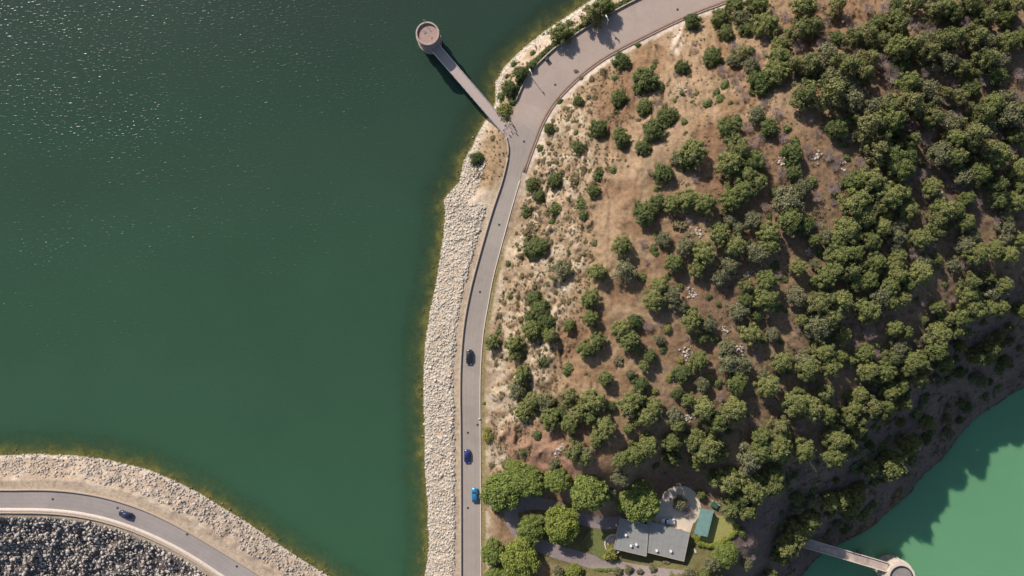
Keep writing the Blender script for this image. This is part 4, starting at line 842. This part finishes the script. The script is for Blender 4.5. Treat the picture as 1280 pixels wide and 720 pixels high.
# green covered trailer and white garden things
tr = thing('trailer', 'small green covered trailer beside the shed', 'trailer', W(892.5, 631, Z0), -.5)
m = MB(); m.box((0, 0, .75), (2.2, 1.4, .75), bev=.12); m.done('cover', M['tarp'], tr)
m = MB(); m.box((0, 0, .34), (2.3, 1.45, .1)).tube((1.1, 0, .34), (2.2, 0, .4), .05); m.done('chassis', M['galv'], tr)
for sgn in (-1, 1): m = MB(); m.cyl((0, sgn*.78, .3), .3, .3, .16, 20, Matrix.Rotation(math.pi/2, 4, 'X')); m.done('wheel', M['tyre'], tr)
cn = thing('canoe', 'white canoe lying behind the green trailer', 'boat', W(893.5, 627.5, Z0), -.6)
m = MB(); secs = []
for i in range(9):
    f = i/8; x = (f-.5)*3.6; wd_ = .42*math.sin(math.pi*min(.98, max(.02, f)))**.7; ring_ = []
    for a in range(7): t = math.pi*a/6; ring_.append(m.b.verts.new((x, -wd_*math.cos(t), .45-.38*math.sin(t)*math.sin(math.pi*min(.95, max(.05, f)))**.5)))
    secs.append(ring_)
for i in range(8):
    for a in range(6): m.b.faces.new((secs[i][a], secs[i][a+1], secs[i+1][a+1], secs[i+1][a]))
bmesh.ops.solidify(m.b, geom=m.b.faces[:], thickness=.03); m.done('hull', M['white'], cn)
m = MB(); m.box((-.5, 0, .4), (.2, .7, .04)).box((.6, 0, .4), (.2, .7, .04)); m.done('seat', M['wood'], cn)
for (x, y, a, l) in ((868.5, 688, 1.1, 'upper pale stone slab lying in shade right of the house'), (871, 694, .4, 'middle pale stone slab lying in shade right of the house'), (873, 700, 1.3, 'lower pale stone slab lying in shade right of the house')):
    o = tag(MB().box((0, 0, .1), (1.5, .55, .22), bev=.05).done('stone_slab', M['conc_pale']), l, 'slab', 'pale slabs by the house'); o.location = W(x, y, Z0); o.rotation_euler[2] = -a

# ------------------------------------------------------------------ cars
def carmat(name, col): return simple(name, col, .32, .03, 2., metal=.25, coat=1.)
def car(label, px, py, z, ang, col, L=4.2, Wd=1.78, H=1.45, kind='hatch'):
    q = W(px, py, z); t = thing('car' if kind == 'hatch' else 'pickup_truck', label, 'car' if kind == 'hatch' else 'pickup truck', q, ang)
    paint = carmat('paint', col); h = L/2; w = Wd/2
    # body: stations along x with (x, halfwidth, sill z, shoulder z)
    if kind == 'hatch': st_ = [(-h, .72, .42, .78), (-h+.12, .88, .26, .92), (-h+.6, .97, .22, .98), (-.3, 1., .2, .96), (h-1.25, 1., .2, .93), (h-.5, .95, .22, .82), (h-.12, .84, .28, .68), (h, .66, .4, .58)]
    else: st_ = [(-h, .9, .4, .85), (-h+.1, .95, .3, .95), (-h+.6, .97, .28, .95), (.2, 1., .26, .96), (h-1.1, 1., .26, .96), (h-.4, .95, .28, .88), (h-.1, .86, .34, .74), (h, .7, .42, .62)]
    m = MB(); rings = []
    for x, f, z0, z1 in st_:
        ww = w*f; pts = [(-ww*.88, z0), (-ww, z0+.12), (-ww, (z0+z1)/2), (-ww*.97, z1-.08), (-ww*.86, z1), (0, z1+.035), (ww*.86, z1), (ww*.97, z1-.08), (ww, (z0+z1)/2), (ww, z0+.12), (ww*.88, z0)]
        rings.append([m.b.verts.new((x, y, zz)) for y, zz in pts])
    for a, b in zip(rings[:-1], rings[1:]):
        for i in range(len(a)): j = (i+1) % len(a); m.b.faces.new((a[i], a[j], b[j], b[i]))
    m.b.faces.new(rings[0]); m.b.faces.new(rings[-1][::-1]); body = m.done('body', paint, t, True)
    # cabin
    if kind == 'hatch': cx0, cx1, rx0, rx1 = -h+.28, h-1.15, -h+.75, .35
    else: cx0, cx1, rx0, rx1 = -.35, h-1.05, -.2, .55
    zb = .93
    def frus(m, x0, x1, wb_, zb_, X0, X1, wt, zt):
        a = [m.b.verts.new(p) for p in ((x0, -wb_, zb_), (x1, -wb_*.94, zb_), (x1, wb_*.94, zb_), (x0, wb_, zb_))]; b = [m.b.verts.new(p) for p in ((X0, -wt, zt), (X1, -wt, zt), (X1, wt, zt), (X0, wt, zt))]
        for i in range(4): j = (i+1) % 4; m.b.faces.new((a[i], a[j], b[j], b[i]))
        m.b.faces.new(a[::-1]); m.b.faces.new(b)
    m = MB(); frus(m, cx0, cx1, w*.90, zb-.02, rx0, rx1, w*.72, H-.05); m.done('windows', M['glass'], t)
    m = MB(); frus(m, rx0-.04, rx1+.05, w*.75, H-.07, rx0+.05, rx1-.06, w*.66, H); 
    bmesh.ops.bevel(m.b, geom=m.b.edges[:], offset=.025, segments=2, affect='EDGES'); m.done('roof', paint, t, True)
    m = MB()
    for sgn in (-1, 1):
        m.tube((cx1, sgn*w*.84, zb), (rx1, sgn*w*.71, H-.05), .035).tube((cx0, sgn*w*.88, zb), (rx0, sgn*w*.71, H-.05), .05).tube(((cx0+cx1)/2, sgn*w*.9, zb), ((rx0+rx1)/2, sgn*w*.73, H-.05), .035)
    m.done('pillars', paint, t)
    if kind != 'hatch':
        m = MB(); m.box(((-h+cx0)/2, 0, .985), (cx0+h-.2, Wd*.8, .03)); m.done('bed', M['white'], t)
    for sx in (-h+.78, h-.82):
        for sy in (-1, 1):
            R_ = Matrix.Rotation(math.pi/2, 4, 'X'); wh = MB().cyl((sx, sy*(w-.1), .32), .32, .32, .22, 24, R_).done('wheel', M['tyre'], t, False)
            MB().cyl((sx, sy*(w+.005), .32), .2, .2, .03, 16, R_).done('rim', M['rim'], wh)
    for sy in (-1, 1):
        MB().box((h-.13, sy*w*.62, .62), (.18, .34, .14), bev=.03).done('headlight', M['lampclear'], t)
        MB().box((-h+.06, sy*w*.66, .78), (.12, .28, .18), bev=.03).done('tail_light', M['lampred'], t)
        MB().box((cx1-.35, sy*(w+.07), 1.0), (.16, .18, .12), bev=.03).done('mirror', paint, t)
    return t
PI = math.pi
car('black car driving on the long road, farthest from the house', 586.7, 446, ZR, -PI/2-.02, (.022, .025, .028), 4.5, 1.85, 1.5)
car('dark indigo car in the left lane of the long road', 584, 569.8, ZR, -PI/2, (.018, .028, .16), 4.1, 1.75)
car('bright blue car in the right lane of the long road', 593.6, 618, ZR, PI/2, (.01, .19, .42), 4.3, 1.8)
car('dark navy car on the curved dam road', 158, 642.6, ZR, math.radians(163), (.022, .026, .075), 4.3, 1.8)
car('white pickup truck parked in tree shade by the house', 834.5, 650.8, Z0+.07, PI, (.75, .76, .78), 4.1, 1.7, 1.5, 'pickup')

# ------------------------------------------------------------------ manhole covers, lamps
mh = [(847, 12), (770, 48), (694, 106), (655, 177), (624, 281), (600, 365), (597, 531), (585, 541), (585, 635), (66, 624), (147, 635), (234, 668), (296, 708)]
ml = ['topmost dark manhole cover on the wide road', 'dark manhole cover on the wide road, second from top', 'dark manhole cover on the parking area level with the lamp', 'dark manhole cover right of the walkway gate', 'dark manhole cover on the road bend below the gate', 'dark manhole cover on the road above the black car', 'dark manhole cover at the road edge below the black car', 'dark manhole cover just above the indigo car', 'dark manhole cover below the bright blue car', 'leftmost dark manhole cover on the dam road', 'dark manhole cover just left of the navy car', 'dark manhole cover on the dam road right of the navy car', 'rightmost dark manhole cover on the dam road']
for (x, y), l in zip(mh, ml):
    o = thing('manhole_cover', l, 'manhole cover', W(x, y, ZR+.03), 0, 'manhole covers along the roads')
    MB().ring((0, 0), .42, .33, 0, .03, 24).done('frame', M['conc_grey'], o)
    m = MB(); m.cyl((0, 0, .012), .33, .33, .024, 24)
    for k in (-.15, 0, .15): m.box((0, k, .03), (.42, .05, .014))
    m.done('lid', M['darkmetal'], o)
for x, y, l in ((664.5, 97.5, 'pale street lamp at the left edge of the parking area'), (758, 31.5, 'pale street lamp beside the shade trees at the top')):
    o = thing('street_lamp', l, 'street lamp', W(x, y, ZR-.1), 0, 'street lamps')
    MB().cyl((0, 0, .2), .2, .16, .4, 12).done('base', M['galv'], o)
    MB().tube((0, 0, .3), (0, 0, 5.2), .11, .08, 10).done('pole', M['white'], o)
    MB().tube((0, 0, 5.15), (-.45, .8, 5.35), .07, .06, 8).done('arm', M['white'], o)
    MB().box((-.6, 1.1, 5.36), (.34, .8, .14), .5, bev=.04).done('lantern', M['white'], o)
for x, y, l in ((683.5, 74.5, 'dark litter bin by the wall of the parking area'),):
    o = thing('litter_bin', l, 'bin', W(x, y, ZR), .6)
    MB().box((0, 0, .55), (1.1, .9, 1.0), bev=.06).done('body', M['darkmetal'], o); MB().box((0, 0, 1.1), (1.2, 1.0, .12), bev=.04).done('lid', M['darkmetal'], o)
print('objects', len(bpy.data.objects))
